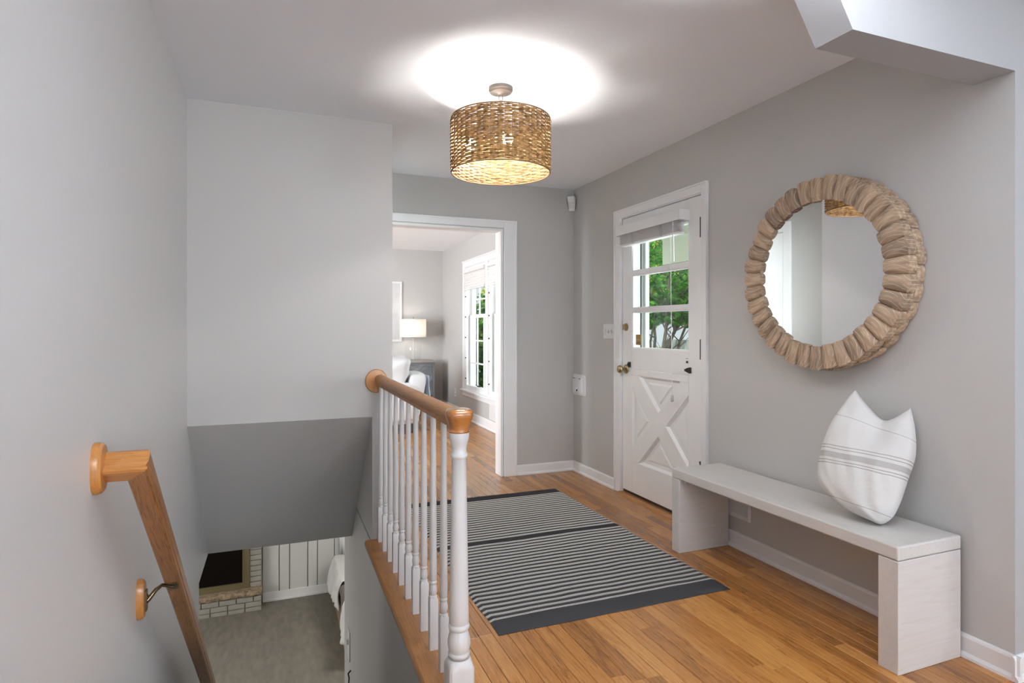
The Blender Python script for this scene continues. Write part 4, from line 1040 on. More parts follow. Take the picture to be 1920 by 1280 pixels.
zmin = min(v.co.z for v in me.vertices); pil.location = (P0.x, P0.y, 0.4565 - zmin)
tag(pil, 'white linen throw pillow with grey woven stripes and two upright corners on the bench', 'pillow')

# ------------------------------------------------------------------ rug
RX0, RX1, RY0, RY1 = 0.825, 1.990, 2.240, 4.140
nx, ny = 60, 100; vs = []; fs = []
def edge_w(t, s_): return 0.006 * noise.noise(Vector((t * 9, s_, 0)))
mb = MB()
for lay_ in (0, 1):
    for i in range(nx + 1):
        for j in range(ny + 1):
            u, v = i / nx, j / ny
            x = RX0 + (RX1 - RX0) * u + (edge_w(v, 1.0) * (1 - u) + edge_w(v, 5.0) * u); y = RY0 + (RY1 - RY0) * v + 0.005 * noise.noise(Vector((u * 5, 3, v)))
            e = min(1, min(u, 1 - u) * (RX1 - RX0) / 0.006, min(v, 1 - v) * (RY1 - RY0) / 0.006)
            z = 0.0005 if lay_ == 0 else 0.002 + 0.006 * e + 0.0016 * e * (1 + noise.noise(Vector((u * 6, v * 10, 2))))
            vs.append((x, y, z))
m_ = (nx + 1) * (ny + 1); w_ = ny + 1
for i in range(nx):
    for j in range(ny):
        fs.append((m_ + i * w_ + j, m_ + (i + 1) * w_ + j, m_ + (i + 1) * w_ + j + 1, m_ + i * w_ + j + 1))
def ed(a, b): fs.append((a, b, m_ + b, m_ + a))
for i in range(nx): ed(i * w_, (i + 1) * w_); ed((i + 1) * w_ + ny, i * w_ + ny)
for j in range(ny): ed(j + 1, j); ed(nx * w_ + j, nx * w_ + j + 1)
mb.add(vs, fs)
rg = mb.build('striped_rug', M['rug'], base=(RX0, RY0, 0), smooth=40)
tag(rg, 'charcoal and cream striped flat woven rug on the oak floor', 'rug')

# ------------------------------------------------------------------ blind on the entry door
bd = thing('door_blind', 'white slatted blind raised under its valance on the entry door', 'blind', (XR - 0.02, 3.45, 1.98))
mb = MB(); mb.box(2.332, XF - 0.001, 3.075, 3.087, 1.912, 1.980); mb.box(2.332, XF - 0.001, 3.822, 3.834, 1.912, 1.980); mb.box(2.332, 2.342, 3.0872, 3.8218, 1.912, 1.980)
mb.build('valance', M['white'], bd, bevel=0.0015)
mb = MB(); mb.box(2.350, 2.398, 3.10, 3.81, 1.935, 1.975); mb.build('head_rail', M['blind'], bd)
mb = MB(); k = 0; z = 1.846
while z < 1.932:
    o_ = random.uniform(-0.002, 0.002); mb.box(2.348 + o_, 2.398 + o_, 3.112 + random.uniform(-.002, .002), 3.798 + random.uniform(-.002, .002), z, z + 0.0026); z += 0.0054
mb.build('slats', M['blind'], bd, kind='stuff')
mb = MB(); mb.box(2.347, 2.399, 3.112, 3.798, 1.830, 1.844); mb.build('bottom_rail', M['white'], bd, bevel=0.002)
for yy in (3.28, 3.62):
    mb = MB(); mb.tube([(2.345, yy, 1.93), (2.344, yy + 0.004, 1.90), (2.344, yy - 0.003, 1.87), (2.345, yy, 1.835)], 0.002, 6); mb.tube([(2.345, yy + 0.012, 1.93), (2.342, yy + 0.015, 1.90), (2.345, yy + 0.012, 1.84)], 0.0015, 5)
    mb.build('ladder_cord', M['toggle'], bd)
mb = MB(); mb.tube([(2.350, 3.165, 1.915), (2.356, 3.165, 1.66)], 0.0045, 8); mb.build('wand', M['plastic'], bd)
mb = MB(); mb.tube([(2.352, 3.195, 1.915), (2.368, 3.195, 0.80)], 0.0014, 5); mb.build('pull_cord', M['plastic'], bd)
mb = MB(); mb.lathe([(0.004, 0.805), (0.009, 0.798), (0.011, 0.765), (0.007, 0.760)], (2.368, 3.195, 0), 12); mb.build('tassel', M['toggle'], bd, smooth=40)

# ------------------------------------------------------------------ small wall fittings
ms = thing('motion_sensor', 'small white motion sensor high in the corner by the entry', 'sensor', (2.385, 4.625, 2.31))
nrm = Vector((-1, -1, 0)).normalized(); sdv = Vector((1, -1, 0)).normalized()
def oriented(mb, c, w0, w1, z0, z1, a0, a1):
    c = Vector(c); vs = []
    for (w, z, d) in ((w0, z0, a1 * 0.6), (w1, z1, a1)):
        for sgn, dd in ((-1, a0), (1, a0), (1, d), (-1, d)): vs.append(c + sdv * (sgn * w) + nrm * dd + Vector((0, 0, z)))
    mb.add(vs, [(0, 1, 2, 3), (7, 6, 5, 4), (0, 4, 5, 1), (1, 5, 6, 2), (2, 6, 7, 3), (3, 7, 4, 0)])
mb = MB(); oriented(mb, (XR, YD, 2.308), 0.026, 0.034, -0.062, 0.062, 0.037, 0.085); mb.build('housing', M['plastic'], ms, bevel=0.005)
mb = MB(); oriented(mb, (XR, YD, 2.300), 0.018, 0.022, -0.03, 0.02, 0.07, 0.088); mb.build('lens', M['blind'], ms, bevel=0.003)
sw = thing('switch_plate', 'white triple toggle switch plate left of the entry door', 'light switch', (XR, 4.05, 1.208))
mb = MB(); mb.box(XR - 0.006, XR, 3.968, 4.130, 1.150, 1.266); mb.build('plate', M['plastic'], sw, bevel=0.003)
for k in range(3):
    y = 4.003 + 0.046 * k; mb = MB(); dz_ = 0.006 * (1 if k != 1 else -1)
    mb.prism([(XR - 0.006, 1.199), (XR - 0.006, 1.217), (XR - 0.020, 1.212 + dz_), (XR - 0.020, 1.204 + dz_)], 'Y', y - 0.005, y + 0.005); tg = mb.build('toggle', M['plastic'], sw)
    mb = MB(); mb.box(XR - 0.0066, XR - 0.0058, y - 0.007, y + 0.007, 1.194, 1.222)
    for q in (-0.024, 0.024): mb.lathe([(0.0025, 0), (0.0025, -0.0012)], (XR - 0.006, y, 1.208 + q), 8, 'X')
    mb.build('slot', M['toggle'], tg)
ab = thing('wall_hatch', 'square white hinged hatch low in the wall near the corner', 'hatch', (XR, 4.53, 0.745))
mb = MB(); mb.box(XR - 0.008, XR, 4.420, 4.642, 0.660, 0.838); mb.build('frame', M['plastic'], ab, bevel=0.003)
mb = MB(); mb.box(XR - 0.022, XR - 0.008, 4.460, 4.628, 0.680, 0.812); dl = mb.build('lid', M['plastic'], ab, bevel=0.004)
for ya_ in (4.585, 4.480):
    mb = MB(); mb.box(XR - 0.026, XR - 0.021, ya_, ya_ + 0.027, 0.803, 0.808); mb.build('hinge', M['dark_metal'], dl)
mb = MB(); mb.box(XR - 0.034, XR - 0.022, 4.546, 4.562, 0.694, 0.726); mb.build('lift_tab', M['plastic'], dl, bevel=0.003)
mb = MB(); mb.box(XR - 0.030, XR - 0.022, 4.538, 4.545, 0.696, 0.712); mb.build('catch', M['dark_metal'], dl)

def register(name, label, y0, y1, z0, z1, nsl, inner=None, group=None):
    g = thing(name, label, 'air vent', (XR, (y0 + y1) / 2, (z0 + z1) / 2), group)
    ia, ib, ja, jb = inner or (y0 + 0.025, y1 - 0.025, z0 + 0.025, z1 - 0.025)
    mb = MB(); mb.box(XR - 0.006, XR, y0, ia, z0, z1); mb.box(XR - 0.006, XR, ib, y1, z0, z1); mb.box(XR - 0.006, XR, ia, ib, z0, ja); mb.box(XR - 0.006, XR, ia, ib, jb, z1)
    mb.build('frame', M['plastic'], g, bevel=0.0015)
    mb = MB(); mb.box(XR - 0.0008, XR - 0.0002, ia, ib, ja, jb); mb.build('duct', M['black' if nsl < 8 else 'toggle'], g)
    for k in range(nsl):
        z = ja + (jb - ja) * (k + 0.5) / nsl
        mb = MB(); mb.prism([(XR - 0.001, z + 0.003), (XR - 0.001, z + 0.0045), (XR - 0.010, z - 0.004), (XR - 0.010, z - 0.0055)], 'Y', ia, ib); mb.build('louver', M['plastic'], g)
    return g
register('floor_register', 'white louvred air vent on the wall behind the bench', 2.548, 2.85, 0.168, 0.285, 7)
register('wall_register', 'white air vent with offset grille under the living room window', 6.545, 6.865, 0.128, 0.325, 12, (6.60, 6.72, 0.165, 0.29))
ol = thing('outlet', 'white duplex outlet left of the living room window', 'power outlet', (XR, 8.36, 0.31))
mb = MB(); mb.box(XR - 0.006, XR, 8.325, 8.405, 0.250, 0.365); mb.build('plate', M['plastic'], ol, bevel=0.002)
for z in (0.285, 0.33):
    mb = MB(); mb.lathe([(0.015, 0), (0.015, -0.002)], (XR - 0.006, 8.365, z), 14, 'X'); mb.build('socket', M['toggle'], ol)
ls = thing('lower_switch_plate', 'white switch plate with dark wall hook low in the stairwell', 'light switch', (SR, 4.72, -1.25))
mb = MB(); mb.box(SR - 0.008, SR, 4.66, 4.78, -1.30, -1.08); mb.build('plate', M['plastic'], ls, bevel=0.002)
mb = MB(); mb.box(SR - 0.022, SR - 0.008, 4.71, 4.73, -1.19, -1.15); mb.build('toggle', M['plastic'], ls)
mb = MB(); mb.tube([(SR, 4.62, -1.34), (SR - 0.02, 4.62, -1.36), (SR - 0.012, 4.63, -1.40), (SR - 0.02, 4.60, -1.44), (SR, 4.61, -1.46)], 0.006, 6); mb.build('hook', M['black'], ls)

# ------------------------------------------------------------------ living room: cabinet, lamp, picture, armchair
cb = thing('cabinet', 'grey cabinet with diagonal board front under the glass lamp', 'cabinet', (1.72, 8.8, 0))
cx0, cx1, cyf, cyb = 1.25, 2.165, 8.60, 9.05
mb = MB(); mb.box(cx0, cx1, cyf + 0.02, cyb, 0.06, 0.735); mb.build('body', M['cabinet'], cb, bevel=0.003)
mb = MB(); mb.box(cx0 - 0.015, cx1 + 0.015, cyf - 0.02, cyb, 0.735, 0.762); mb.build('top', M['cab_top'], cb, bevel=0.004)
for xa in (cx0, cx1 - 0.035):
    mb = MB(); mb.box(xa, xa + 0.035, cyf - 0.005, cyf + 0.02, 0.0, 0.735); mb.build('post', M['cabinet'], cb, bevel=0.002)
for za_, zb_ in ((0.705, 0.735), (0.06, 0.10)):
    mb = MB(); mb.box(cx0 + 0.035, cx1 - 0.035, cyf - 0.005, cyf + 0.02, za_, zb_); mb.build('rail', M['cabinet'], cb)
def clip_rect(poly, x0, x1, z0, z1):
    for f in (lambda p: p[0] - x0, lambda p: x1 - p[0], lambda p: p[1] - z0, lambda p: z1 - p[1]):
        out = []
        for i in range(len(poly)):
            p, q = poly[i], poly[(i + 1) % len(poly)]; fp, fq = f(p), f(q)
            if fp >= 0: out.append(p)
            if fp * fq < 0: t = fp / (fp - fq); out.append((p[0] + (q[0] - p[0]) * t, p[1] + (q[1] - p[1]) * t))
        poly = out
        if len(poly) < 3: return None
    return poly
xm = (cx0 + cx1) / 2
for (xa, xb, sg) in ((cx0 + 0.035, xm, -1), (xm, cx1 - 0.035, 1)):
    for k in range(-12, 18):
        z = 0.1 + k * 0.072; h_ = 0.069; sl_ = 0.75 * sg
        x_ref = xa if sg > 0 else xb
        poly = [(xa, z + (xa - x_ref) * sl_), (xb, z + (xb - x_ref) * sl_), (xb, z + h_ + (xb - x_ref) * sl_), (xa, z + h_ + (xa - x_ref) * sl_)]
        pl = clip_rect(poly, xa + 0.002, xb - 0.002, 0.10, 0.705)
        if pl and abs(sum(pl[i][0] * pl[(i + 1) % len(pl)][1] - pl[(i + 1) % len(pl)][0] * pl[i][1] for i in range(len(pl)))) > 0.0008:
            mb = MB(); mb.prism(pl, 'Y', cyf + 0.004 + random.uniform(0, 0.004), cyf + 0.0205, random.random()); mb.build('board', M['cab_board'], cb, tone=True)
lp = thing('table_lamp', 'clear glass jug lamp with cream drum shade on the grey cabinet', 'lamp', (1.885, 8.80, 0.762))
lx, ly = 1.885, 8.80
mb = MB(); mb.lathe([(0.098, 0.764), (0.108, 0.775), (0.112, 0.82), (0.120, 0.90), (0.122, 0.945), (0.112, 0.985), (0.075, 1.025), (0.030, 1.055), (0.024, 1.085), (0.030, 1.10)], (lx, ly, 0), 32); mb.build('glass_base', M['lamp_glass'], lp, smooth='all')
mb = MB(); mb.lathe([(0.026, 1.095), (0.026, 1.115), (0.008, 1.12), (0.006, 1.385), (0.010, 1.39), (0.008, 1.405)], (lx, ly, 0), 12); mb.build('stem', M['nickel'], lp)
mb = MB(); mb.tube([(lx + 0.004, ly, 0.77), (lx - 0.006, ly, 0.9), (lx + 0.003, ly, 1.09)], 0.0025, 6); mb.build('cord', M['plastic'], lp)
mb = MB(); mb.lathe([(0.192, 1.108), (0.190, 1.370)], (lx, ly, 0), 48, cap=False); shd = mb.build('lamp_shade', M['linen_shade'], lp, smooth='all')
mb = MB()
for z, r_ in ((1.108, 0.193), (1.370, 0.191)): mb.tube([(lx + r_ * math.cos(2 * math.pi * i / 48), ly + r_ * math.sin(2 * math.pi * i / 48), z) for i in range(48)], 0.0025, 5, True)
mb.build('shade_trim', M['plastic'], shd)
mb = MB(); mb.ico((lx, ly, 1.23), 0.032, 8, 1, 1, 1.2); mb.build('bulb', M['bulb_table'], lp, smooth='all')
pf = thing('framed_picture', 'white framed picture hanging behind the glass lamp', 'picture', (1.35, YF, 1.49))
fx0, fx1, fz0, fz1 = 0.95, 1.765, 1.035, 1.943
mb = MB()
for bx in ((fx0, fx0 + 0.03, fz0, fz1), (fx1 - 0.03, fx1, fz0, fz1), (fx0 + 0.03, fx1 - 0.03, fz1 - 0.03, fz1), (fx0 + 0.03, fx1 - 0.03, fz0, fz0 + 0.03)): mb.box(bx[0], bx[1], YF - 0.03, YF - 0.001, bx[2], bx[3])
mb.build('frame', M['plastic'], pf)
mb = MB(); mb.box(fx0 + 0.03, fx1 - 0.03, YF - 0.012, YF - 0.006, fz0 + 0.03, fz1 - 0.03); mb.build('print', M['art'], pf)

def soft_box(mb, x0, x1, y0, y1, z0, z1, amp=0.02, n=10, r=0.35, seed=0, shear=None):
    """rounded upholstery lump: superellipsoid"""
    c = Vector(((x0 + x1) / 2, (y0 + y1) / 2, (z0 + z1) / 2)); h = Vector(((x1 - x0) / 2, (y1 - y0) / 2, (z1 - z0) / 2)); vs = []; fs = []
    q = n * 2
    def pw(v): return math.copysign(abs(v) ** r, v)
    for i in range(n + 1):
        ph = -math.pi / 2 + math.pi * i / n
        for k in range(q):
            th = 2 * math.pi * k / q
            x, y, z = pw(math.cos(ph)) * pw(math.cos(th)), pw(math.cos(ph)) * pw(math.sin(th)), pw(math.sin(ph))
            p = Vector((x * h.x, y * h.y, z * h.z)); nn = noise.noise((p + c) * 7 + Vector((seed, 0, 0))) * amp
            p = p * (1 + nn)
            if shear: p.x += shear * p.z
            vs.append(c + p)
    for i in range(n):
        for k in range(q): k2 = (k + 1) % q; fs.append((i * q + k, i * q + k2, (i + 1) * q + k2, (i + 1) * q + k))
    mb.add(vs, fs); return mb
ac = thing('armchair', 'white slipcovered armchair beyond the railing near the grey cabinet', 'armchair', (1.15, 7.3, 0))
AX0, AX1, AY0, AY1 = 0.74, 1.60, 6.90, 7.75
mb = MB(); soft_box(mb, AX0, AX1 - 0.02, AY0 + 0.03, AY1, 0.10, 0.42, 0.02, 12, 0.2, 1); mb.build('base', M['slip'], ac, smooth='all')
for k, yy in enumerate((AY0, AY1 - 0.16)):
    mb = MB(); soft_box(mb, AX0 + 0.05, AX1 - 0.02, yy, yy + 0.17, 0.14, 0.60, 0.04, 12, 0.35, 3 + k); mb.build('arm', M['slip'], ac, smooth='all')
mb = MB(); soft_box(mb, AX1 - 0.20, AX1 + 0.02, AY0 + 0.02, AY1 - 0.02, 0.14, 0.70, 0.05, 16, 0.32, 8, 0.20); mb.build('backrest', M['slip'], ac, smooth='all')
mb = MB(); soft_box(mb, AX0 - 0.03, AX1 - 0.2, AY0 + 0.16, AY1 - 0.16, 0.38, 0.54, 0.04, 12, 0.4, 9); mb.build('seat_cushion', M['slip'], ac, smooth='all')
mb = MB(); soft_box(mb, AX1 - 0.52, AX1 - 0.14, AY0 + 0.06, AY1 - 0.16, 0.50, 0.885, 0.22, 20, 0.42, 15, 0.30); mb.build('back_cushion', M['slip'], ac, smooth='all')
for (xx, yy) in ((AX0 + 0.08, AY0 + 0.08), (AX1 - 0.12, AY0 + 0.08), (AX0 + 0.08, AY1 - 0.08), (AX1 - 0.12, AY1 - 0.08)):
    mb = MB(); mb.lathe([(0.014, 0.0), (0.024, 0.17)], (xx, yy, 0), 10); mb.build('leg', M['black'], ac)
th_ = MB(); vs = []; fs = []
n1, n2 = 14, 16
for i in range(n1 + 1):
    for j in range(n2 + 1):
        u, v = i / n1, j / n2
        z = 0.66 - 0.54 * v; y = AY0 + 0.20 + 0.32 * u
        x = AX1 + 0.115 + 0.02 * math.sin(u * 14) * v + 0.012 * noise.noise(Vector((u * 3, v * 3, 0))) + 0.02 * v
        vs.append((x, y, z))
for i in range(n1):
    for j in range(n2): w_ = n2 + 1; fs.append((i * w_ + j, i * w_ + j + 1, (i + 1) * w_ + j + 1, (i + 1) * w_ + j))
th_.add(vs, fs); tb = th_.build('armchair_cloth', M['throw'], smooth='all', base=(AX1 + 0.08, AY0 + 0.36, 0.12))
sm = tb.modifiers.new('thickness', 'SOLIDIFY'); sm.thickness = 0.012
tag(tb, 'pale blue cloth hanging down the back of the white armchair', 'blanket')

# ------------------------------------------------------------------ lower room: panelling, fireplace, bed
lb = bpy.data.objects['wall_lower_back']
xs = [-0.196, 0.027, 0.166, 0.411, 0.543, 0.781, 0.92, 1.16, 1.30, 1.54, 1.68, 1.92, 2.06, 2.30, 2.408]
for a, b in zip(xs[:-1], xs[1:]):
    mb = MB(); mb.plank(0, b - a - 0.010, -0.018, 0, 0, 0.001, 0, 0.5); mb = MB()
    mb.box(a + 0.006, b - 0.006, YF - 0.020, YF, LOWF, LOWC); mb.build('panel', M['panel'], lb, bevel=0.004, seg=1)
mb = MB(); mb.box(-0.188, 2.408, YF - 0.036, YF - 0.020, LOWF, LOWF + 0.125); mb.box(-0.188, 2.408, YF - 0.048, YF - 0.036, LOWF, LOWF + 0.03)
struct('baseboard_lower', mb, M['white'], 'white baseboard under the panelled lower wall', bevel=0.003)

fp = thing('fireplace', 'grey brick fireplace with stone hearth and gold framed firebox at the foot of the stairs', 'fireplace', (-1.0, YF, LOWF))
FR, FL = -0.200, -2.3
mb = MB(); mb.box(FR - 0.155 - 0.0, FR - 0.004, 8.955, YF, -2.32, LOWC); mb.box(FL + 0.004, FL + 0.15, 8.955, YF, -2.32, LOWC); mb.box(FL + 0.15, FR - 0.155, 8.955, YF, -1.45, LOWC); mb.box(FL + 0.004, FR - 0.004, 8.835, YF, LOWF, -2.405)
mb.build('masonry_core', M['mortar'], fp)
bl_, bh_, gp = 0.200, 0.062, 0.011
def brick_course(x0, x1, yf, yb, z0, off):
    x = x1 + off
    out = []
    while x > x0:
        a, b = max(x0, x - bl_), min(x1, x)
        if b - a > 0.03: out.append((a, b))
        x -= bl_ + gp
    for a, b in out:
        mb = MB(); j = random.uniform(-0.002, 0.002); mb.box(a, b, yf + j, yb, z0, z0 + bh_); mb.build('brick', M['brick'], fp, bevel=0.003, seg=1)
for r_ in range(2): brick_course(FL if r_ < 0 else -1.45, FR, 8.820, 8.85, -2.4075 - bh_ - r_ * (bh_ + gp), (0 if r_ % 2 else 0.105))
# third course stands in the carpet
brick_course(-1.45, FR, 8.820, 8.85, -2.4075 - bh_ - 2 * (bh_ + gp) + 0.0, 0.0)
z = -2.318; r_ = 0
while z < -1.35:
    brick_course(FR - 0.150, FR, 8.938, 8.97, z, 0 if r_ % 2 else 0.0); z += bh_ + gp; r_ += 1
# hearth slab with a rough front edge
mb = MB(); nx_ = 70; vs = []; fs = []
prof_ = [(0.02, -2.405), (-0.005, -2.398), (-0.022, -2.375), (-0.024, -2.350), (-0.012, -2.330), (0.0, -2.322), (0.26, -2.320)]
for i in range(nx_ + 1):
    x = -1.5 + (FR + 0.008 + 1.5) * i / nx_
    for k, (dy, z) in enumerate(prof_):
        am = 0.040 if 0 < k < 5 else 0.003
        vs.append((x, 8.82 + dy + am * noise.noise(Vector((x * 19, k * 1.3, 0))), z + (0.008 * noise.noise(Vector((x * 20, k, 5))) if 0 < k < 5 else 0)))
    vs.append((x, 9.08, -2.405))
m2 = len(prof_) + 1
for i in range(nx_):
    for k in range(m2): k2 = (k + 1) % m2; fs.append((i * m2 + k, i * m2 + k2, (i + 1) * m2 + k2, (i + 1) * m2 + k))
fs.append(tuple(range(m2))); fs.append(tuple(range(nx_ * m2, nx_ * m2 + m2)))
mb.add(vs, fs); mb.build('hearth_slab', M['stone'], fp, smooth=60)
fb0, fb1 = -1.75, FR - 0.150
mb = MB(); mb.box(fb1 - 0.075, fb1, 8.925, 8.955, -2.318, -1.45); mb.box(fb0, fb1 - 0.075, 8.925, 8.955, -2.318, -2.25); mb.box(fb0, fb1 - 0.075, 8.925, 8.955, -1.52, -1.45); mb.build('firebox_frame', M['gold_frame'], fp)
mb = MB(); mb.box(fb1 - 0.090, fb1 - 0.0755, 8.915, 8.938, -2.249, -1.52); mb.box(fb0, fb1 - 0.090, 8.915, 8.938, -2.249, -2.235); mb.build('inner_frame', M['gold_frame'], fp)
mb = MB(); mb.box(fb0, fb1 - 0.02, 9.06, 9.075, -2.3, -1.48); mb.box(fb1 - 0.08, fb1 - 0.06, 8.955, 9.07, -2.3, -1.48); mb.box(fb0, fb1 - 0.02, 8.956, 9.07, -2.305, -2.29); mb.build('firebox', M['soot'], fp)
mb = MB(); mb.box(fb0, fb1 - 0.088, 8.94, 8.946, -2.236, -1.53); mb.build('firebox_sheet', M['soot'], fp)  # near-black sheet across the firebox opening

be = thing('bed', 'bed with wooden base and rumpled bedding on the lower level carpet', 'bed', (1.5, 7.7, LOWF))
mb = MB(); mb.box(0.745, 2.25, 6.90, 8.92, LOWF, LOWF + 0.24); mb.build('bed_base', wood_mat('bed_wood', (0.16, 0.11, 0.07), (0.30, 0.22, 0.15), (0.38, 0.29, 0.2), 'Y', 1, 0.5), be, bevel=0.006)
mb = MB(); mb.box(0.78, 2.22, 6.93, 8.9, LOWF + 0.24, LOWF + 0.46); mb.build('mattress', M['duvet'], be, bevel=0.04, seg=3)
def drape(name, x0, y0, y1, ztop, zbot, parent, m, seed, bulge=0.05, xe=2.2):
    """cloth lying over the bed and hanging off its near side"""
    mb = MB(); vs = []; fs = []; na, nb = 60, 34
    for i in range(na + 1):
        y = y0 + (y1 - y0) * i / na
        for j in range(nb + 1):
            t = j / nb
            if t < 0.5: s_ = t / 0.5; x = xe + (x0 + 0.06 - xe) * s_; z = ztop + 0.03 * noise.noise(Vector((y * 3, x * 3, seed)))
            else:
                s_ = (t - 0.5) / 0.5; hem = zbot + 0.10 * noise.noise(Vector((y * 2.3, seed, 1)))
                x = x0 + 0.06 - 0.06 * min(1, s_ * 3) ** 0.5 - bulge * s_ + 0.055 * noise.noise(Vector((y * 7, s_ * 1.5, seed))) * (0.3 + s_)
                z = ztop - 0.02 * s_ + (hem - ztop) * s_ ** 1.3
            vs.append((x, y, z))
    w_ = nb + 1
    for i in range(na):
        for j in range(nb): fs.append((i * w_ + j, i * w_ + j + 1, (i + 1) * w_ + j + 1, (i + 1) * w_ + j))
    mb.add(vs, fs); o = mb.build(name, m, parent, smooth='all', base=(x0 + 0.5, (y0 + y1) / 2, zbot)); s2 = o.modifiers.new('thickness', 'SOLIDIFY'); s2.thickness = 0.018; return o
o = drape('duvet', 0.725, 7.87, 8.80, -1.98, -2.36, None, M['duvet'], 3, 0.03); tag(o, 'pale rumpled duvet at the far end of the bed', 'duvet')
o = drape('blanket', 0.74, 7.50, 7.84, -2.02, -2.26, None, M['blanket'], 9, 0.00); tag(o, 'taupe blanket folded over the middle of the bed', 'blanket')
o = drape('bed_sheet', 0.735, 6.92, 7.47, -2.03, -2.38, None, M['duvet'], 21, 0.02); tag(o, 'white sheet hanging over the near side of the bed', 'sheet')
mb = MB(); vs = []; fs = []
for i in range(41):
    for j in range(9):
        x = 0.86 + 0.5 * i / 40 + 0.0; v = j / 8; z = -0.4 - 1.66 * v
        vs.append((x - 0.11 * (1 - v) * (1 - i / 40.0), YF - 0.09 + 0.03 * math.sin(i * 0.9), z))
for i in range(40):
    for j in range(8): fs.append((i * 9 + j, i * 9 + j + 1, (i + 1) * 9 + j + 1, (i + 1) * 9 + j))
mb.add(vs, fs); cu = mb.build('curtain', M['curtain'], smooth='all', base=(1.1, YF - 0.09, -2.0)); s2 = cu.modifiers.new('thickness', 'SOLIDIFY'); s2.thickness = 0.006
tag(cu, 'white curtain hanging above the bed beside the stairwell wall', 'curtain')

# ------------------------------------------------------------------ outdoors
mb = MB(); mb.box(T, 30, -6, 40, -0.45, -0.25); struct('floor_lawn', mb, M['grass'], 'lawn outside the entry')
mb = MB(); mb.box(T, 4.6, 1.5, 5.0, -0.25, -0.06); struct('floor_porch', mb, M['asphalt'], 'concrete porch slab outside the entry door')
mb = MB(); mb.box(5.6, 9.0, -6, 40, -0.25, -0.235); struct('floor_driveway', mb, M['asphalt'], 'pale driveway beyond the tree')
pr_ = struct_empty('trim_porch', (3.6, 3.2, 2.3), 'cream porch roof seen through the top lite')
mb = MB(); mb.box(T, 4.9, 0.5, 6.2, 2.34, 2.46); mb.build('soffit', M['porch'], pr_)
mb = MB(); mb.box(4.45, 4.60, 0.5, 6.2, 2.02, 2.34); mb.build('beam', M['porch'], pr_)
for k in range(4):
    mb = MB(); mb.box(4.60 + k * 0.07, 4.655 + k * 0.07, 0.5, 6.2, 1.985, 2.01); mb.build('edge_board', M['porch_edge'], pr_)
mb = MB(); mb.box(4.6, 4.88, 0.5, 6.2, 2.011, 2.02); mb.build('edge_backing', M['porch'], pr_)

def leaves(mb, c, rad, n, size, seed, flat=1.0):
    rnd = random.Random(seed)
    for _ in range(n):
        while True:
            p = Vector((rnd.uniform(-1, 1), rnd.uniform(-1, 1), rnd.uniform(-1, 1)))
            if 0.1 < p.length < 1: break
        p = Vector((p.x * rad[0], p.y * rad[1], p.z * rad[2])) + Vector(c)
        s_ = size * rnd.uniform(0.6, 1.3)
        d = Vector((rnd.uniform(-1, 1), rnd.uniform(-1, 1), rnd.uniform(-0.9, 0.5))).normalized()
        w = d.orthogonal().normalized(); w.rotate(Matrix.Rotation(rnd.uniform(0, 6.28), 3, d)); w *= s_ * 0.27
        nrm_ = d.cross(w).normalized() * s_ * 0.06
        mb.add([p - d * s_ * 0.5, p + w + nrm_, p + d * s_ * 0.5, p - w + nrm_], [(0, 1, 2), (0, 2, 3)])
def tree(name, label, base, trunks, blobs, nleaf, size, m, seed, group=None):
    t = thing(name, label, 'tree' if 'tree' in name else 'shrub', base, group)
    rnd = random.Random(seed)
    for (dx_, dy_, h, r0) in trunks:
        mb = MB(); p = Vector(base) + Vector((rnd.uniform(-0.08, 0.08), rnd.uniform(-0.08, 0.08), 0)); pts = [p.copy()]
        for k in range(1, 9): f_ = k / 8; pts.append(p + Vector((dx_ * f_ ** 1.2, dy_ * f_ ** 1.2, h * f_)) + Vector((rnd.uniform(-0.07, 0.07), rnd.uniform(-0.07, 0.07), 0)))
        mb.tube(pts, lambda t_: r0 * (1 - 0.75 * t_), 8)
        for k in (3, 4, 5, 6, 7):
            a = rnd.uniform(0, 6.28); q = pts[k]; L = rnd.uniform(0.4, 0.9)
            mb.tube([q, q + Vector((math.cos(a) * L * 0.5, math.sin(a) * L * 0.5, L * 0.25)), q + Vector((math.cos(a) * L, math.sin(a) * L, L * 0.7))], lambda t_: r0 * 0.35 * (1 - 0.8 * t_), 5)
        mb.build('trunk', M['bark'], t, smooth='all')
    mb = MB(); per = nleaf // len(blobs)
    for k, (c, r_) in enumerate(blobs): leaves(mb, c, r_, per, size, seed * 10 + k)
    mb.build('foliage', m, t, kind='stuff')
    return t
tk = []
for lat, h_, r0, dd in ((0.05, 2.7, 0.05, 0.2), (0.25, 2.9, 0.06, -0.2), (0.55, 2.9, 0.06, 0.1), (0.85, 2.7, 0.05, -0.1), (1.2, 2.6, 0.045, 0.2), (1.5, 2.4, 0.04, -0.2), (-0.15, 2.6, 0.04, 0.0), (0.7, 2.5, 0.035, 0.4)):
    tk.append((lat * 0.93 + dd * 0.37, -lat * 0.37 + dd * 0.93, h_, r0 * 0.62))
tree('young_tree', 'leaning multi stemmed green tree outside the entry door', (4.80, 6.95, -0.25), tk,
     [((4.95, 6.95, 1.95), (0.45, 0.5, 0.42)), ((5.35, 6.75, 1.75), (0.45, 0.5, 0.40)), ((5.75, 6.55, 1.95), (0.5, 0.5, 0.45)), ((5.6, 6.6, 1.35), (0.40, 0.4, 0.28)), ((5.1, 7.1, 2.5), (0.8, 0.8, 0.35)), ((6.1, 6.4, 1.5), (0.5, 0.5, 0.5)), ((4.75, 7.05, 1.45), (0.25, 0.3, 0.25)), ((5.2, 6.8, 1.5), (0.4, 0.4, 0.25))], 6800, 0.095, M['leaf'], 4)
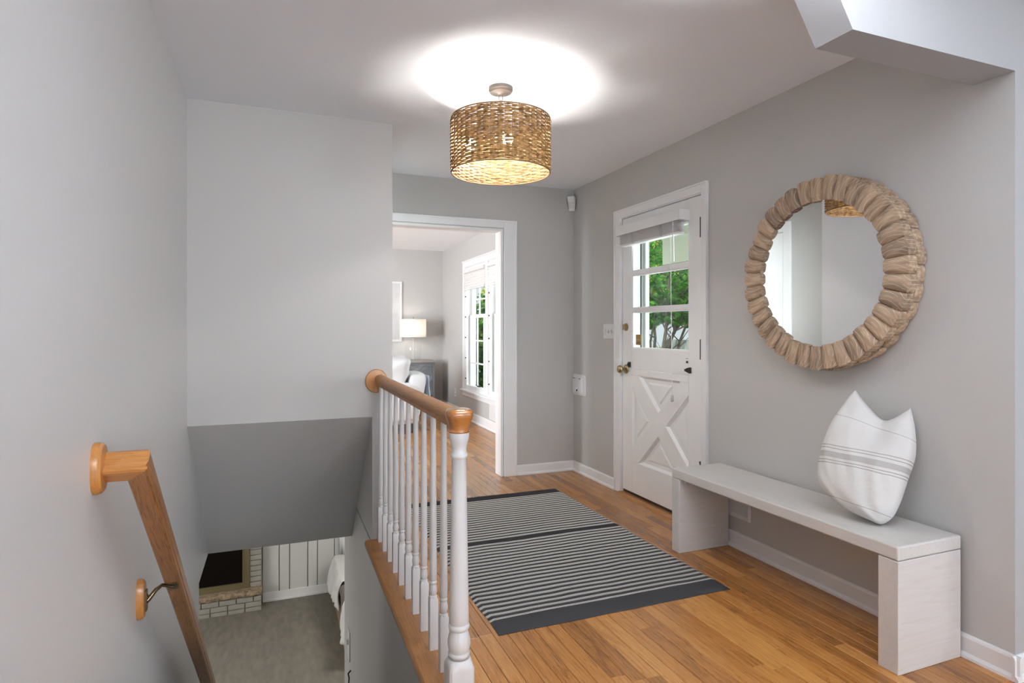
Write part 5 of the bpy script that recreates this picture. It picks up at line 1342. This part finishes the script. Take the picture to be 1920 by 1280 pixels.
tree('background_tree', 'bright yellow green tree farther off outside the entry door', (10.5, 12.5, -0.25), [(0.3, 0.3, 3.5, 0.15)],
     [((10.5, 12.5, 3.0), (2.2, 2.4, 1.5)), ((12.3, 10.6, 2.9), (2.0, 2.0, 1.5)), ((9.2, 14.2, 2.9), (1.8, 2.0, 1.5))], 5200, 0.26, M['leaf_yellow'], 5)
for k, (cx_, cy_, h, m_, lab) in enumerate(((3.35, 10.6, 1.5, 'leaf_dark', 'dark green shrub nearest the living room windows'), (4.6, 11.9, 1.9, 'leaf', 'green shrub behind the dark shrub outside the living room'), (3.4, 13.9, 2.6, 'leaf_dark', 'tall dark tree farthest along the living room side'), (5.8, 15.6, 2.4, 'leaf_yellow', 'yellow green tree behind the shrubs outside the living room'))):
    tree('garden_shrub' if 'shrub' in lab else 'garden_tree', lab, (cx_, cy_, -0.25), [(0.1, 0.1, h, 0.05), (-0.2, 0.15, h * 0.8, 0.04)], [((cx_, cy_, h * 0.35), (0.75, 0.9, h * 0.5)), ((cx_ + 0.2, cy_ - 0.2, h * 0.8), (0.8, 0.9, h * 0.45))], 2600, 0.15, M[m_], 20 + k)
nh = thing('neighbour_house', 'pale sided neighbouring house beyond the driveway', 'house', (17.0, 9.0, -0.25))
mb = MB(); mb.box(17.0, 21.0, 3.0, 20.0, -0.25, 2.9); mb.build('wall', M['siding'], nh)
mb = MB(); mb.prism([(16.6, 2.9), (21.4, 2.9), (19.0, 4.6)], 'Y', 2.6, 20.4); mb.build('roof', M['roof'], nh)
for y in (8.3, 10.4, 12.5, 14.5):
    mb = MB(); mb.box(16.95, 17.0, y, y + 0.9, 0.8, 2.1); wf = mb.build('window', M['white'], nh); mb = MB(); mb.box(16.93, 16.95, y + 0.08, y + 0.82, 0.9, 2.0); mb.build('pane', M['storm_dark'], wf)
fn = thing('picket_fence', 'white board fence low behind the tree outside the entry', 'fence', (9.6, 9.0, -0.25))
y = 5.0
while y < 13:
    mb = MB(); mb.box(9.6, 9.63, y, y + 0.17, -0.25, 0.95); mb.build('board', M['siding'], fn); y += 0.20
for za_ in (0.0, 0.6):
    mb = MB(); mb.box(9.63, 9.67, 5.0, 13.0, za_, za_ + 0.1); mb.build('rail', M['siding'], fn)
